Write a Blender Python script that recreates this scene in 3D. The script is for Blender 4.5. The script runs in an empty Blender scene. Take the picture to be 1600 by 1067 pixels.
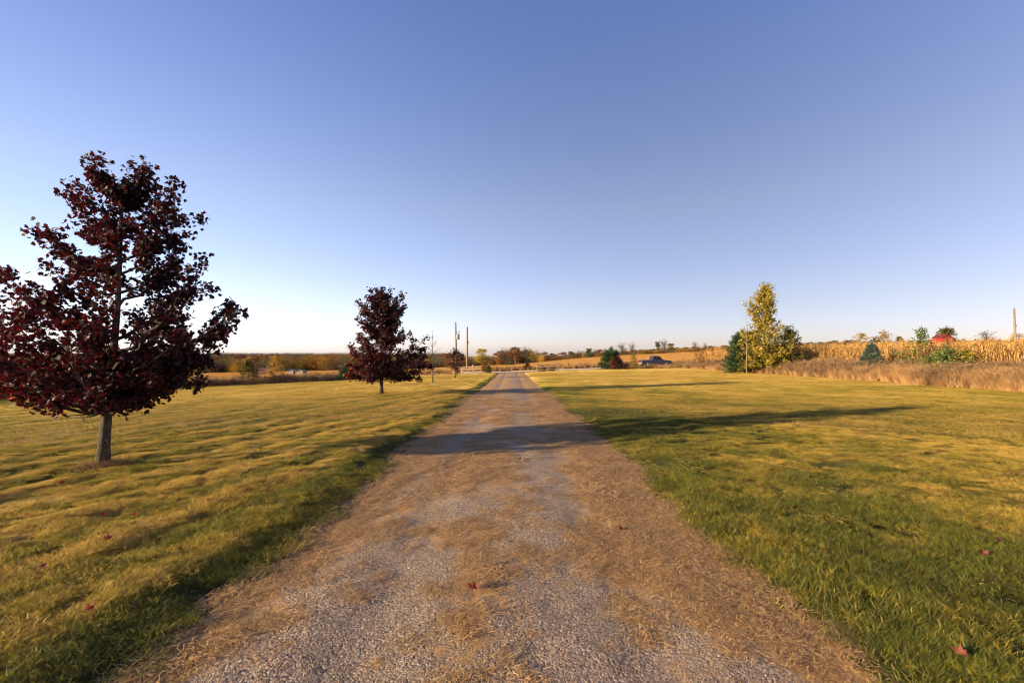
import bpy, math, random
import numpy as np
R = math.radians
scene = bpy.context.scene
COL = scene.collection
random.seed(7); rng = np.random.default_rng(7)

# ------------------------------------------------------------------ camera, sky, sun, exposure
F = 16 / 36 * 1600            # focal length in photo pixels
PITCH = math.atan(17 / F)
cam_d = bpy.data.cameras.new("camera"); cam = bpy.data.objects.new("camera", cam_d); COL.objects.link(cam)
cam_d.lens = 16; cam_d.sensor_width = 36; cam_d.clip_start = 0.05; cam_d.clip_end = 20000
cam.location = (0, 0, 1.6); cam.rotation_euler = (R(90) + PITCH, 0, 0)
scene.camera = cam

SUN_EL = R(12.2); SUN_TRAVEL = R(24)     # light travels towards +x, a little towards +y
travel = (math.cos(SUN_TRAVEL) * math.cos(SUN_EL), math.sin(SUN_TRAVEL) * math.cos(SUN_EL), -math.sin(SUN_EL))
SKY_TINT = [(0.0, (.84, .84, 1.34)), (.10, (1.0, .80, .97)), (.3, (1.15, .86, .90)), (.6, (.95, .82, 1.07))]   # air slightly cooler than the model's low-sun yellow
world = bpy.data.worlds.new("World"); scene.world = world; world.use_nodes = True
wn = world.node_tree; bg = wn.nodes["Background"]
sky = wn.nodes.new("ShaderNodeTexSky"); sky.sky_type = 'NISHITA'; sky.sun_disc = False
sky.sun_elevation = SUN_EL
sky.sun_rotation = math.atan2(travel[0], -travel[1])   # set so that the sky glows on the sun's side, to the left
sky.altitude = 0; sky.air_density = 1.0; sky.dust_density = 0.35; sky.ozone_density = 2.2
tc = wn.nodes.new('ShaderNodeTexCoord'); sx = wn.nodes.new('ShaderNodeSeparateXYZ'); wn.links.new(tc.outputs['Generated'], sx.inputs[0])
tr_ = wn.nodes.new('ShaderNodeValToRGB'); wn.links.new(sx.outputs[2], tr_.inputs[0])
while len(tr_.color_ramp.elements) < 4: tr_.color_ramp.elements.new(.5)
for e_, (p_, c_) in zip(tr_.color_ramp.elements, SKY_TINT): e_.position = p_; e_.color = (*c_, 1)
tm_ = wn.nodes.new('ShaderNodeMix'); tm_.data_type = 'RGBA'; tm_.blend_type = 'MULTIPLY'; tm_.inputs[0].default_value = 1
wn.links.new(sky.outputs[0], tm_.inputs[6]); wn.links.new(tr_.outputs[0], tm_.inputs[7])
wn.links.new(tm_.outputs[2], bg.inputs[0]); bg.inputs[1].default_value = 0.065
sun_d = bpy.data.lights.new("sun", 'SUN'); sun = bpy.data.objects.new("sun", sun_d); COL.objects.link(sun)
sun_d.energy = 5.0; sun_d.angle = R(0.6); sun_d.color = (1.0, 0.77, 0.49)
from mathutils import Vector, Matrix
sun.rotation_euler = Vector(travel).to_track_quat('-Z', 'Y').to_euler()
vs = scene.view_settings
vs.view_transform = 'Standard'; vs.look = 'None'; vs.gamma = 1; vs.exposure = 1.9; vs.use_curve_mapping = False
scene.cycles.max_bounces = 6; scene.cycles.transparent_max_bounces = 8
scene.cycles.diffuse_bounces = 3; scene.cycles.transmission_bounces = 3; scene.cycles.glossy_bounces = 2
scene.cycles.filter_width = 1.05
scene.cycles.caustics_reflective = False; scene.cycles.caustics_refractive = False

# ------------------------------------------------------------------ helpers
TAB = np.random.default_rng(3).random((256, 256))
def vn(x, y, seed=0):
    x = np.asarray(x, float) + seed * 17.37; y = np.asarray(y, float) + seed * 9.71
    xi = np.floor(x).astype(int); yi = np.floor(y).astype(int)
    fx = x - xi; fy = y - yi
    fx = fx * fx * (3 - 2 * fx); fy = fy * fy * (3 - 2 * fy)
    a = TAB[xi & 255, yi & 255]; b = TAB[(xi + 1) & 255, yi & 255]
    c = TAB[xi & 255, (yi + 1) & 255]; d = TAB[(xi + 1) & 255, (yi + 1) & 255]
    return (a * (1 - fx) + b * fx) * (1 - fy) + (c * (1 - fx) + d * fx) * fy
def fbm(x, y, seed=0, o=3):
    s = 0; a = 1; t = 0
    for i in range(o):
        s = s + a * vn(x * 2 ** i, y * 2 ** i, seed + i); t += a; a *= .5
    return s / t
def ss(a, b, x):
    t = np.clip((np.asarray(x, float) - a) / (b - a), 0, 1); return t * t * (3 - 2 * t)

def tag(o, label=None, cat=None, group=None, kind=None):
    if label: o['label'] = label
    if cat: o['category'] = cat
    if group: o['group'] = group
    if kind: o['kind'] = kind
    return o
def mesh_np(name, V, Fc, mats=(), attrs=None, smooth=False, mat_idx=None):
    """V (n,3); Fc (m,k) array or list of arrays with different k"""
    me = bpy.data.meshes.new(name)
    if not isinstance(Fc, list): Fc = [Fc]
    Fc = [np.asarray(f, np.int32) for f in Fc if len(f)]
    nl = sum(f.size for f in Fc); nf = sum(len(f) for f in Fc)
    me.vertices.add(len(V)); me.vertices.foreach_set("co", np.ascontiguousarray(V, np.float32).ravel())
    me.loops.add(nl); me.loops.foreach_set("vertex_index", np.concatenate([f.ravel() for f in Fc]))
    me.polygons.add(nf)
    starts = []; k0 = 0
    for f in Fc:
        starts.append(k0 + np.arange(len(f)) * f.shape[1]); k0 += f.size
    me.polygons.foreach_set("loop_start", np.concatenate(starts).astype(np.int32))
    if mat_idx is not None: me.polygons.foreach_set("material_index", np.asarray(mat_idx, np.int32))
    me.polygons.foreach_set("use_smooth", np.full(nf, smooth))
    for k, a in (attrs or {}).items():
        at = me.attributes.new(k, 'FLOAT', 'POINT'); at.data.foreach_set("value", np.ascontiguousarray(a, np.float32))
    me.update(calc_edges=True)
    for m in mats: me.materials.append(m)
    return me
def link(name, me, parent=None, loc=(0, 0, 0), rot=(0, 0, 0), scale=(1, 1, 1)):
    o = bpy.data.objects.new(name, me); COL.objects.link(o)
    o.location = loc; o.rotation_euler = rot; o.scale = scale
    if parent is not None: o.parent = parent
    return o
def empty(name, loc=(0, 0, 0), rz=0, sc=1):
    o = bpy.data.objects.new(name, None); COL.objects.link(o); o.location = loc; o.rotation_euler = (0, 0, rz); o.scale = (sc,) * 3
    o.empty_display_size = .2
    return o
def copy_tree(o, parent=None):
    c = o.copy(); COL.objects.link(c); c.parent = parent
    for ch in o.children: copy_tree(ch, c)
    return c

class MB:
    def __init__(s): s.v = []; s.f3 = []; s.f4 = []; s.fn = []; s.n = 0; s.rnd = []
    def add(s, V, f3=(), f4=(), r=0.0):
        V = np.asarray(V, float); s.v.append(V); s.rnd.append(np.full(len(V), r))
        if len(f3): s.f3.append(np.asarray(f3) + s.n)
        if len(f4): s.f4.append(np.asarray(f4) + s.n)
        s.n += len(V)
    def tube(s, pts, rad, k=6, cap=True, r=0.0):
        pts = [Vector(p) for p in pts]; n = len(pts)
        rings = []; up = Vector((0.13, 0.07, 1)).normalized()
        t0 = (pts[1] - pts[0]).normalized()
        a = t0.orthogonal().normalized()
        for i, p in enumerate(pts):
            t = (pts[min(i + 1, n - 1)] - pts[max(i - 1, 0)]).normalized()
            a = (a - t * a.dot(t)).normalized(); b = t.cross(a)
            for j in range(k):
                an = 2 * math.pi * j / k
                rings.append(p + (a * math.cos(an) + b * math.sin(an)) * rad[i])
        f4 = [(i * k + j, i * k + (j + 1) % k, (i + 1) * k + (j + 1) % k, (i + 1) * k + j) for i in range(n - 1) for j in range(k)]
        V = [tuple(v) for v in rings]; f3 = []
        if cap:
            V.append(tuple(pts[-1])); c = len(V) - 1
            f3 = [((n - 1) * k + j, (n - 1) * k + (j + 1) % k, c) for j in range(k)]
            V.append(tuple(pts[0])); c = len(V) - 1
            f3 += [((j + 1) % k, j, c) for j in range(k)]
        s.add(V, f3, f4, r)
    def box(s, c, d, rz=0.0, bev=0.0, r=0.0):
        x, y, z = [q / 2 for q in d]
        if bev <= 0:
            V = [(i * x, j * y, k * z) for k in (-1, 1) for j in (-1, 1) for i in (-1, 1)]
            f = [(0, 2, 3, 1), (4, 5, 7, 6), (0, 1, 5, 4), (2, 6, 7, 3), (0, 4, 6, 2), (1, 3, 7, 5)]
        else:
            b = bev; o = [(-x + b, -y), (x - b, -y), (x, -y + b), (x, y - b), (x - b, y), (-x + b, y), (-x, y - b), (-x, -y + b)]
            V = [(p, q, k * z) for k in (-1, 1) for p, q in o]; f = [(i, (i + 1) % 8, 8 + (i + 1) % 8, 8 + i) for i in range(8)]
            f += [(8, 9, 10, 15), (10, 11, 14, 15), (11, 12, 13, 14), (1, 0, 7, 2), (2, 7, 6, 3), (3, 6, 5, 4)]
        cs, sn = math.cos(rz), math.sin(rz)
        V = [(c[0] + p * cs - q * sn, c[1] + p * sn + q * cs, c[2] + w) for p, q, w in V]
        s.add(V, (), f, r)
    def prism(s, prof, y0, y1, r=0.0):
        """profile in xz, extruded over y"""
        n = len(prof); V = [(p[0], y0, p[1]) for p in prof] + [(p[0], y1, p[1]) for p in prof]
        cx = sum(p[0] for p in prof) / n; cz = sum(p[1] for p in prof) / n
        V += [(cx, y0, cz), (cx, y1, cz)]
        f4 = [(i, (i + 1) % n, n + (i + 1) % n, n + i) for i in range(n)]
        f3 = [((i + 1) % n, i, 2 * n) for i in range(n)] + [(n + i, n + (i + 1) % n, 2 * n + 1) for i in range(n)]
        s.add(V, f3, f4, r)
    def mesh(s, name, mats, smooth=False):
        f = []
        if s.f3: f.append(np.concatenate(s.f3))
        if s.f4: f.append(np.concatenate(s.f4))
        return mesh_np(name, np.concatenate(s.v), f, mats, {'rnd': np.concatenate(s.rnd)}, smooth)
    def build(s, name, mat, parent=None, smooth=False, **k):
        return link(name, s.mesh(name, [mat], smooth), parent, **k)

# ------------------------------------------------------------------ materials
class NT:
    def __init__(s, name):
        s.m = bpy.data.materials.new(name); s.m.use_nodes = True; s.t = s.m.node_tree; s.t.nodes.clear()
        s.out = s.n('ShaderNodeOutputMaterial')
    def n(s, typ, **k):
        x = s.t.nodes.new(typ)
        for a, b in k.items(): setattr(x, a, b)
        return x
    def l(s, a, b): s.t.links.new(a, b)
    def val(s, sock, v):
        if hasattr(v, 'links'): s.l(v, sock)
        else: sock.default_value = v if not isinstance(v, tuple) or len(v) != 3 or sock.type != 'RGBA' else (*v, 1)
    def pos(s): 
        if not hasattr(s, '_p'): s._p = s.n('ShaderNodeNewGeometry').outputs['Position']
        return s._p
    def noise(s, scale, detail=3, rough=.55, vec=None, sc3=None, dist=0):
        v = vec if vec is not None else s.pos()
        if sc3:
            mp = s.n('ShaderNodeMapping'); s.l(v, mp.inputs[0]); mp.inputs['Scale'].default_value = sc3; v = mp.outputs[0]
        x = s.n('ShaderNodeTexNoise'); s.l(v, x.inputs['Vector']); x.inputs['Scale'].default_value = scale
        x.inputs['Detail'].default_value = detail; x.inputs['Roughness'].default_value = rough; x.inputs['Distortion'].default_value = dist
        return x.outputs[0]
    def attr(s, name, typ='GEOMETRY'):
        x = s.n('ShaderNodeAttribute'); x.attribute_name = name; x.attribute_type = typ; return x.outputs['Fac']
    def ramp(s, f, stops, interp='LINEAR'):
        x = s.n('ShaderNodeValToRGB'); s.l(f, x.inputs[0]); e = x.color_ramp.elements; x.color_ramp.interpolation = interp
        while len(e) < len(stops): e.new(.5)
        for q, (p, c) in zip(e, stops): q.position = p; q.color = (*c, 1) if isinstance(c, tuple) else (c, c, c, 1)
        return x.outputs[0]
    def mix(s, f, a, b, mode='MIX'):
        x = s.n('ShaderNodeMix'); x.data_type = 'RGBA'; x.blend_type = mode
        s.val(x.inputs[0], f); s.val(x.inputs[6], a); s.val(x.inputs[7], b); return x.outputs[2]
    def math(s, op, a, b=0.0, clamp=False):
        x = s.n('ShaderNodeMath', operation=op, use_clamp=clamp); s.val(x.inputs[0], a); s.val(x.inputs[1], b); return x.outputs[0]
    def bump(s, h, strength=.5, dist=.02):
        x = s.n('ShaderNodeBump'); s.l(h, x.inputs['Height']); x.inputs['Strength'].default_value = strength; x.inputs['Distance'].default_value = dist
        return x.outputs[0]
    def surf(s, col, rough=.8, normal=None, spec=.3, metal=0, transl=None, tfac=.3, vcol=None):
        p = s.n('ShaderNodeBsdfPrincipled'); s.val(p.inputs['Base Color'], col); s.val(p.inputs['Roughness'], rough)
        p.inputs['Specular IOR Level'].default_value = spec; p.inputs['Metallic'].default_value = metal
        if normal is not None: s.l(normal, p.inputs['Normal'])
        o = p.outputs[0]
        if transl is not None:
            t = s.n('ShaderNodeBsdfTranslucent'); s.val(t.inputs[0], transl)
            mx = s.n('ShaderNodeMixShader'); mx.inputs[0].default_value = tfac; s.l(o, mx.inputs[1]); s.l(t.outputs[0], mx.inputs[2]); o = mx.outputs[0]
        s.l(o, s.out.inputs[0]); return s.m
def objrand(n): return n.n('ShaderNodeObjectInfo').outputs['Random']

GREEN_D = (0.028, 0.045, 0.004); GREEN = (0.105, 0.125, 0.009); YEL = (0.35, 0.25, 0.018); STRAW = (0.56, 0.36, 0.075); BROWN = (0.13, 0.065, 0.025)

def m_simple(name, c, rough=.7, noise=None, amt=.35, bump=.2, spec=.3, metal=0):
    n = NT(name); col = c
    if noise:
        f = n.noise(noise, 4, .6, n.n('ShaderNodeTexCoord').outputs['Object'])
        dk = tuple(q * (1 - amt) for q in c); lt = tuple(min(1, q * (1 + amt)) for q in c)
        col = n.ramp(f, [(.3, dk), (.7, lt)]); nr = n.bump(f, bump, .02)
        return n.surf(col, rough, nr, spec, metal)
    return n.surf(col, rough, None, spec, metal)

def lawn_colour(n, dry, fine):
    """dry 0..1 -> green..straw, broken by a fine 0..1 value"""
    f = n.math('ADD', dry, n.math('MULTIPLY', n.math('SUBTRACT', fine, .5), .75), True)
    return n.ramp(f, [(0.0, GREEN_D), (.28, GREEN), (.55, YEL), (.82, STRAW), (1.0, (0.56, 0.36, 0.085))])

# ground sheet
def m_ground():
    n = NT('ground_mat'); dry = n.attr('dry'); fld = n.attr('field'); soil = n.attr('near')
    fine = n.noise(9, 6, .75, sc3=(1, .6, 1)); med = n.noise(1.3, 4, .6, sc3=(1, .35, 1))
    lawn = lawn_colour(n, dry, n.mix(.45, fine, med))
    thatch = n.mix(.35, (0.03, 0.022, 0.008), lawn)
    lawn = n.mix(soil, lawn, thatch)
    ff = n.noise(.35, 5, .7, sc3=(.35, 1, 1)); f2 = n.noise(6, 4, .8)
    row = n.noise(1.0, 3, .6, sc3=(1.6, .03, 1))
    fc = n.ramp(n.mix(.35, ff, n.mix(.5, f2, row)), [(.33, (0.22, 0.10, 0.022)), (.5, (0.38, 0.19, 0.04)), (.68, (0.47, 0.27, 0.075))])
    col = n.mix(fld, lawn, fc)
    b = n.math('ADD', n.math('MULTIPLY', n.noise(26, 5, .8), .5), n.noise(5, 4, .7))
    return n.surf(col, .95, n.bump(b, .9, .05), .1)
M_GROUND = m_ground()

def m_grass(name, lo=0, inst=True):
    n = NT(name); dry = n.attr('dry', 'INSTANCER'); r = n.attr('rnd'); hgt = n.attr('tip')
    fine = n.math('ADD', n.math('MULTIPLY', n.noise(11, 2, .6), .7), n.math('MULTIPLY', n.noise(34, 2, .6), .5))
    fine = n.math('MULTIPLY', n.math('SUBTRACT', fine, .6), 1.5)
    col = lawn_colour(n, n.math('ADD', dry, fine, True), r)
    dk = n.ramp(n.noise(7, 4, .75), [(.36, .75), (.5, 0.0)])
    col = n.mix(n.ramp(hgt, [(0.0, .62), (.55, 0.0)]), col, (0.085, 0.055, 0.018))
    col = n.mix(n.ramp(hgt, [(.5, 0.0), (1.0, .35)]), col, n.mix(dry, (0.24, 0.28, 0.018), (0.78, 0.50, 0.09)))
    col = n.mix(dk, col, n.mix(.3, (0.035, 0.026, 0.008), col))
    patch = n.noise(2.3, 3, .6)
    col = n.mix(n.ramp(patch, [(.35, .45), (.6, 0.0)]), col, n.mix(.5, col, (0.10, 0.075, 0.02)))
    return n.surf(col, .55, None, .35, 0, n.mix(.35, col, (0.34, 0.3, 0.015)), .35)
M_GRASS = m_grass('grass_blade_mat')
n = NT('straw_mat'); r = n.attr('rnd')
M_STRAW = n.surf(n.ramp(r, [(0, (0.15, 0.07, 0.022)), (.5, (0.33, 0.185, 0.062)), (1, (0.50, 0.33, 0.14))]), .6, None, .35)

def m_drive():
    n = NT('driveway_mat'); st = n.attr('straw')
    v = n.n('ShaderNodeTexVoronoi'); n.l(n.pos(), v.inputs[0]); v.inputs['Scale'].default_value = 75; 
    v2 = n.n('ShaderNodeTexVoronoi'); n.l(n.pos(), v2.inputs[0]); v2.inputs['Scale'].default_value = 33
    cs = n.n('ShaderNodeSeparateColor'); n.l(v.outputs['Color'], cs.inputs[0])
    stone = n.ramp(cs.outputs[0], [(0, (0.12, 0.085, 0.063)), (.45, (0.205, 0.149, 0.10)), (.8, (0.28, 0.212, 0.146)), (1, (0.40, 0.33, 0.245))])
    big = n.noise(.8, 4, .6); stone = n.mix(n.ramp(big, [(.35, .45), (.65, 0.0)]), stone, n.mix(.5, stone, (0.15, 0.10, 0.08)))
    fib = n.noise(38, 5, .85, sc3=(1, .55, 1), dist=1.2)
    strawc = n.ramp(fib, [(.3, (0.15, 0.075, 0.028)), (.5, (0.31, 0.17, 0.062)), (.7, (0.44, 0.27, 0.11))])
    e = n.math('ADD', st, n.math('MULTIPLY', n.math('SUBTRACT', n.noise(7, 5, .8), .5), 1.1), True)
    f = n.ramp(e, [(.42, 0.0), (.62, 1.0)])
    col = n.mix(f, stone, strawc)
    h = n.math('ADD', n.math('MULTIPLY', n.math('SUBTRACT', 1.0, v.outputs[0]), 1.0), n.math('MULTIPLY', n.math('SUBTRACT', 1.0, v2.outputs[0]), .8))
    h2 = n.mix(f, h, fib)
    return n.surf(col, .9, n.bump(h2, .55, .008), .2)
M_DRIVE = m_drive()
n = NT('gravel_stone_mat'); r = n.attr('tone', 'INSTANCER')
M_STONE = n.surf(n.ramp(r, [(0, (0.12, 0.085, 0.063)), (.4, (0.20, 0.146, 0.098)), (.85, (0.28, 0.215, 0.148)), (1, (0.42, 0.35, 0.265))]), .85, None, .25)
n = NT('road_mat'); M_ROAD = n.surf(n.ramp(n.noise(3, 5, .7), [(.3, (0.36, 0.31, 0.26)), (.7, (0.52, 0.47, 0.40))]), .9, n.bump(n.noise(40, 4), .5, .02), .2)

def m_leaf(name, stops, tcol, tfac=.35, rough=.45, spec=.4, obj=0.0):
    n = NT(name); r = n.attr('rnd')
    if obj: r = n.math('ADD', n.math('MULTIPLY', r, 1 - obj), n.math('MULTIPLY', objrand(n), obj))
    c = n.ramp(r, stops)
    return n.surf(c, rough, None, spec, 0, n.mix(.6, c, tcol), tfac)
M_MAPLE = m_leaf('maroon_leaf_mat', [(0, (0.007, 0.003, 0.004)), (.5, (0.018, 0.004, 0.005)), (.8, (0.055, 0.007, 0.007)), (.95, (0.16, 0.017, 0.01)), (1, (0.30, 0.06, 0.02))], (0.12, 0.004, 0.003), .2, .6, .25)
M_YELLOW = m_leaf('yellow_leaf_mat', [(0, (0.06, 0.07, 0.012)), (.35, (0.17, 0.15, 0.018)), (.7, (0.34, 0.23, 0.022)), (1, (0.46, 0.26, 0.03))], (0.5, 0.4, 0.03), .35)
M_GREENLEAF = m_leaf('green_leaf_mat', [(0, (0.03, 0.05, 0.012)), (.6, (0.08, 0.11, 0.02)), (1, (0.22, 0.21, 0.04))], (0.2, 0.25, 0.03), .3)
M_NEEDLE = m_leaf('needle_mat', [(0, (0.012, 0.03, 0.012)), (.7, (0.03, 0.06, 0.022)), (1, (0.06, 0.09, 0.03))], (0.05, 0.1, 0.02), .15)
M_BLUE = m_leaf('blue_needle_mat', [(0, (0.03, 0.045, 0.034)), (.6, (0.07, 0.095, 0.072)), (1, (0.17, 0.20, 0.15))], (0.1, 0.15, 0.1), .12)
M_RUSSET = m_leaf('russet_leaf_mat', [(0, (0.06, 0.03, 0.014)), (.6, (0.15, 0.065, 0.022)), (1, (0.30, 0.12, 0.035))], (0.3, 0.12, 0.02), .25, .8, .08, obj=.5)
M_TWIG = m_leaf('twig_mat', [(0, (0.04, 0.028, 0.021)), (.6, (0.085, 0.06, 0.043)), (1, (0.15, 0.11, 0.08))], (0.1, 0.07, 0.04), .05, .8, .2)
M_OLIVE = m_leaf('olive_leaf_mat', [(0, (0.035, 0.035, 0.012)), (.6, (0.10, 0.085, 0.022)), (1, (0.22, 0.16, 0.04))], (0.25, 0.2, 0.03), .25, .8, .08, obj=.5)
M_GOLDLEAF = m_leaf('gold_leaf_mat', [(0, (0.14, 0.08, 0.015)), (.6, (0.34, 0.19, 0.03)), (1, (0.5, 0.3, 0.05))], (0.5, 0.3, 0.03), .3, .8, .08, obj=.5)
M_CORN = m_leaf('corn_mat', [(0, (0.12, 0.055, 0.014)), (.45, (0.29, 0.16, 0.045)), (.8, (0.44, 0.265, 0.08)), (1, (0.58, 0.37, 0.13))], (0.42, 0.2, 0.04), .3, .6, .25, obj=.3)
M_WEED = m_leaf('dry_weed_mat', [(0, (0.11, 0.055, 0.026)), (.35, (0.25, 0.14, 0.062)), (.7, (0.48, 0.30, 0.13)), (1, (0.70, 0.50, 0.25))], (0.4, 0.23, 0.08), .3, .7, .2, obj=.5)
M_WEED2 = m_leaf('dark_weed_mat', [(0, (0.07, 0.042, 0.024)), (.6, (0.17, 0.105, 0.055)), (1, (0.32, 0.21, 0.10))], (0.2, 0.12, 0.05), .2, .8, .2, obj=.5)
n = NT('bark_mat'); oc = n.n('ShaderNodeTexCoord').outputs['Object']
f = n.noise(26, 6, .8, oc, (1, 1, .4)); g = n.noise(3, 3, .6, oc)
M_BARK = n.surf(n.mix(n.ramp(g, [(.4, 0.0), (.7, .5)]), n.ramp(f, [(.38, (0.014, 0.010, 0.008)), (.5, (0.045, 0.033, 0.025)), (.64, (0.12, 0.092, 0.07))]), (0.075, 0.075, 0.05)), .9, n.bump(f, 1, .02), .15)
M_BARKD = m_simple('far_bark_mat', (0.10, 0.075, 0.055), .9, 3, .4)
M_BARKW = m_simple('pale_bark_mat', (0.22, 0.175, 0.135), .9, 6, .3)
M_POLE = m_simple('pole_mat', (0.14, 0.108, 0.08), .85, 5, .35)
M_RAIL = m_simple('rail_mat', (0.17, 0.115, 0.075), .85, 7, .35)
M_METAL = m_simple('grey_metal_mat', (0.16, 0.17, 0.17), .5, None)
M_RED = m_simple('barn_red_mat', (0.17, 0.011, 0.010), .8, 2, .2)
M_DRED2 = m_simple('faded_red_roof_mat', (0.09, 0.016, 0.012), .7, 2, .2)
M_DRED = m_simple('dark_red_mat', (0.07, 0.02, 0.015), .8, 2, .3)
M_ROOF = m_simple('roof_mat', (0.12, 0.11, 0.10), .6, 2, .2)
M_WHITE = m_simple('white_paint_mat', (0.68, 0.66, 0.6), .7, 2, .1)
M_SHED = m_simple('shed_wall_mat', (0.19, 0.165, 0.14), .8, 2, .1)
M_CAR = m_simple('truck_paint_mat', (0.010, 0.012, 0.026), .45, None, spec=.5)
M_GLASS = m_simple('dark_glass_mat', (0.01, 0.012, 0.016), .08, None, spec=.6)
M_TYRE = m_simple('tyre_mat', (0.015, 0.015, 0.015), .85)
M_LAMP = m_simple('tail_lamp_mat', (0.4, 0.01, 0.01), .3)
n = NT('fallen_leaf_mat'); r = objrand(n); f = n.noise(60, 3)
M_FALL = n.surf(n.mix(f, n.ramp(r, [(0, (0.05, 0.018, 0.012)), (.5, (0.15, 0.022, 0.014)), (1, (0.10, 0.04, 0.025))]), (0.10, 0.02, 0.012)), .6, None, .3, 0, (0.4, 0.04, 0.02), .2)
M_PALE = m_leaf('pale_leaf_mat', [(0, (0.14, 0.10, 0.05)), (.6, (0.30, 0.22, 0.10)), (1, (0.42, 0.32, 0.15))], (0.3, 0.22, 0.1), .3)
M_FARWOOD = m_leaf('far_wood_mat', [(0, (0.05, 0.04, 0.035)), (.5, (0.09, 0.07, 0.05)), (1, (0.14, 0.11, 0.07))], (0.1, 0.08, 0.04), .1, .9, .1)

# ------------------------------------------------------------------ terrain
def smooth_base(x, y):
    x = np.asarray(x, float); y = np.asarray(y, float)
    z = -0.0225 * np.clip(y, -30, 300) - .0075 * np.clip(y - 300, 0, 9000)
    s = np.interp(y, [20, 80, 300, 330, 480], [0, .3, 1, 1, .25])
    xr = np.maximum(x, 0)
    z = z + s * 15 * (1 - np.exp(-xr / 120))
    sl = np.interp(y, [20, 80, 300, 1500], [0, .03, .018, .004])
    xl = np.minimum(x, 0)
    z = z + sl * np.maximum(xl, -400)
    z = z - .02 * np.clip(-x - 8, 0, 50)
    z = z + .35 * ss(26, 33, x) * (1 - ss(70, 90, y))
    return z
def drive_edges(y):
    y = np.asarray(y, float)
    fl = 3.2 * ss(66, 77, y) ** 2
    n1 = (fbm(y * .9, y * 0 + 3.3, 11) - .5) * .34 + (vn(y * 6, y * 0 + 1.1, 12) - .5) * .12
    n2 = (fbm(y * .9, y * 0 + 8.3, 13) - .5) * .34 + (vn(y * 6, y * 0 + 5.1, 14) - .5) * .12
    return -1.88 - n1 - fl, 1.78 + n2 + fl
CS, SN = math.cos(R(13)), math.sin(R(13))
def windrow(x, y):
    """0..1 crest value of the rows of clippings the mower left on the left lawn"""
    u = x * CS - y * SN; v = x * SN + y * CS
    ph = u / .92 + (fbm(u * .3, v * .12, 17) - .5) * 1.3
    w = (.5 + .5 * np.sin(2 * np.pi * ph)) ** 1.4
    return w * (.45 + .8 * fbm(u * 1.3, v * .7, 19))
def bumps(x, y):
    u = x * CS - y * SN; v = x * SN + y * CS       # u across the mowing direction, v along
    r = np.hypot(x, y); fade = 1 - .6 * ss(18, 60, r)
    left = (windrow(x, y) - .5) * .018 + (fbm(u * 1.25, v * .28, 21) - .5) * .035 + (fbm(u * 3.8, v * 2.2, 24) - .5) * .045 + (fbm(x * 9, y * 8, 27, 2) - .5) * .04
    right = (fbm(u * .8, v * .5, 31) - .5) * .03 + (fbm(x * 2.4, y * 2.4, 34) - .5) * .045 + (fbm(x * 6, y * 6, 37, 2) - .5) * .012
    w = ss(-.5, .5, x)
    return (left * (1 - w) + right * w) * fade * ss(110, 80, r)
ROAD_SLOPE = .10
def road_c(x): return 80.5 + ROAD_SLOPE * x
def ground_z(x, y):
    x = np.asarray(x, float); y = np.asarray(y, float)
    z = smooth_base(x, y)
    eL, eR = drive_edges(y)
    inside = (x > eL) & (x < eR)
    dL = eL - x; dR = x - eR                        # metres outside the edge
    lift = np.where(x < 0, .005 + .062 * ss(.1, .6, dL) - .02 * ss(1.2, 3.0, dL), .005 + .055 * ss(0, .8, dR))
    ym = (y < 78) & (y > -12)
    b = bumps(x, y) * np.where(inside, 0, ss(.1, .9, np.maximum(dL, dR)))
    out = z + np.where(ym, lift, .07) + b
    ins = z - .07
    z = np.where(inside & (y < 79) & (y > -12), ins, out)
    rd = np.abs(y - road_c(x)) / math.sqrt(1 + ROAD_SLOPE ** 2)
    z = np.where(rd < 3.6, smooth_base(x, y) - .12, z)
    return z
def gz(x, y): return float(ground_z(np.array([x]), np.array([y]))[0])
def pix(px, py, yfix=None):
    """where the line of sight through a photo pixel meets the ground"""
    u = (px - 800) / F; v = (533.5 - py) / F
    d = np.array([u, math.cos(PITCH) - v * math.sin(PITCH), math.sin(PITCH) + v * math.cos(PITCH)])
    t = np.exp(np.linspace(math.log(1.2), math.log(1500), 6000))
    h = 1.6 + d[2] * t - ground_z(d[0] * t, d[1] * t) + .0
    i = np.argmax(h < 0) if (h < 0).any() else len(t) - 1
    return d[0] * t[i], d[1] * t[i]
def col_at(px, dist): return (px - 800) / F * dist, dist
def hgt(py, dist): return 1.6 + dist * (550.5 - py) / F

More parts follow.
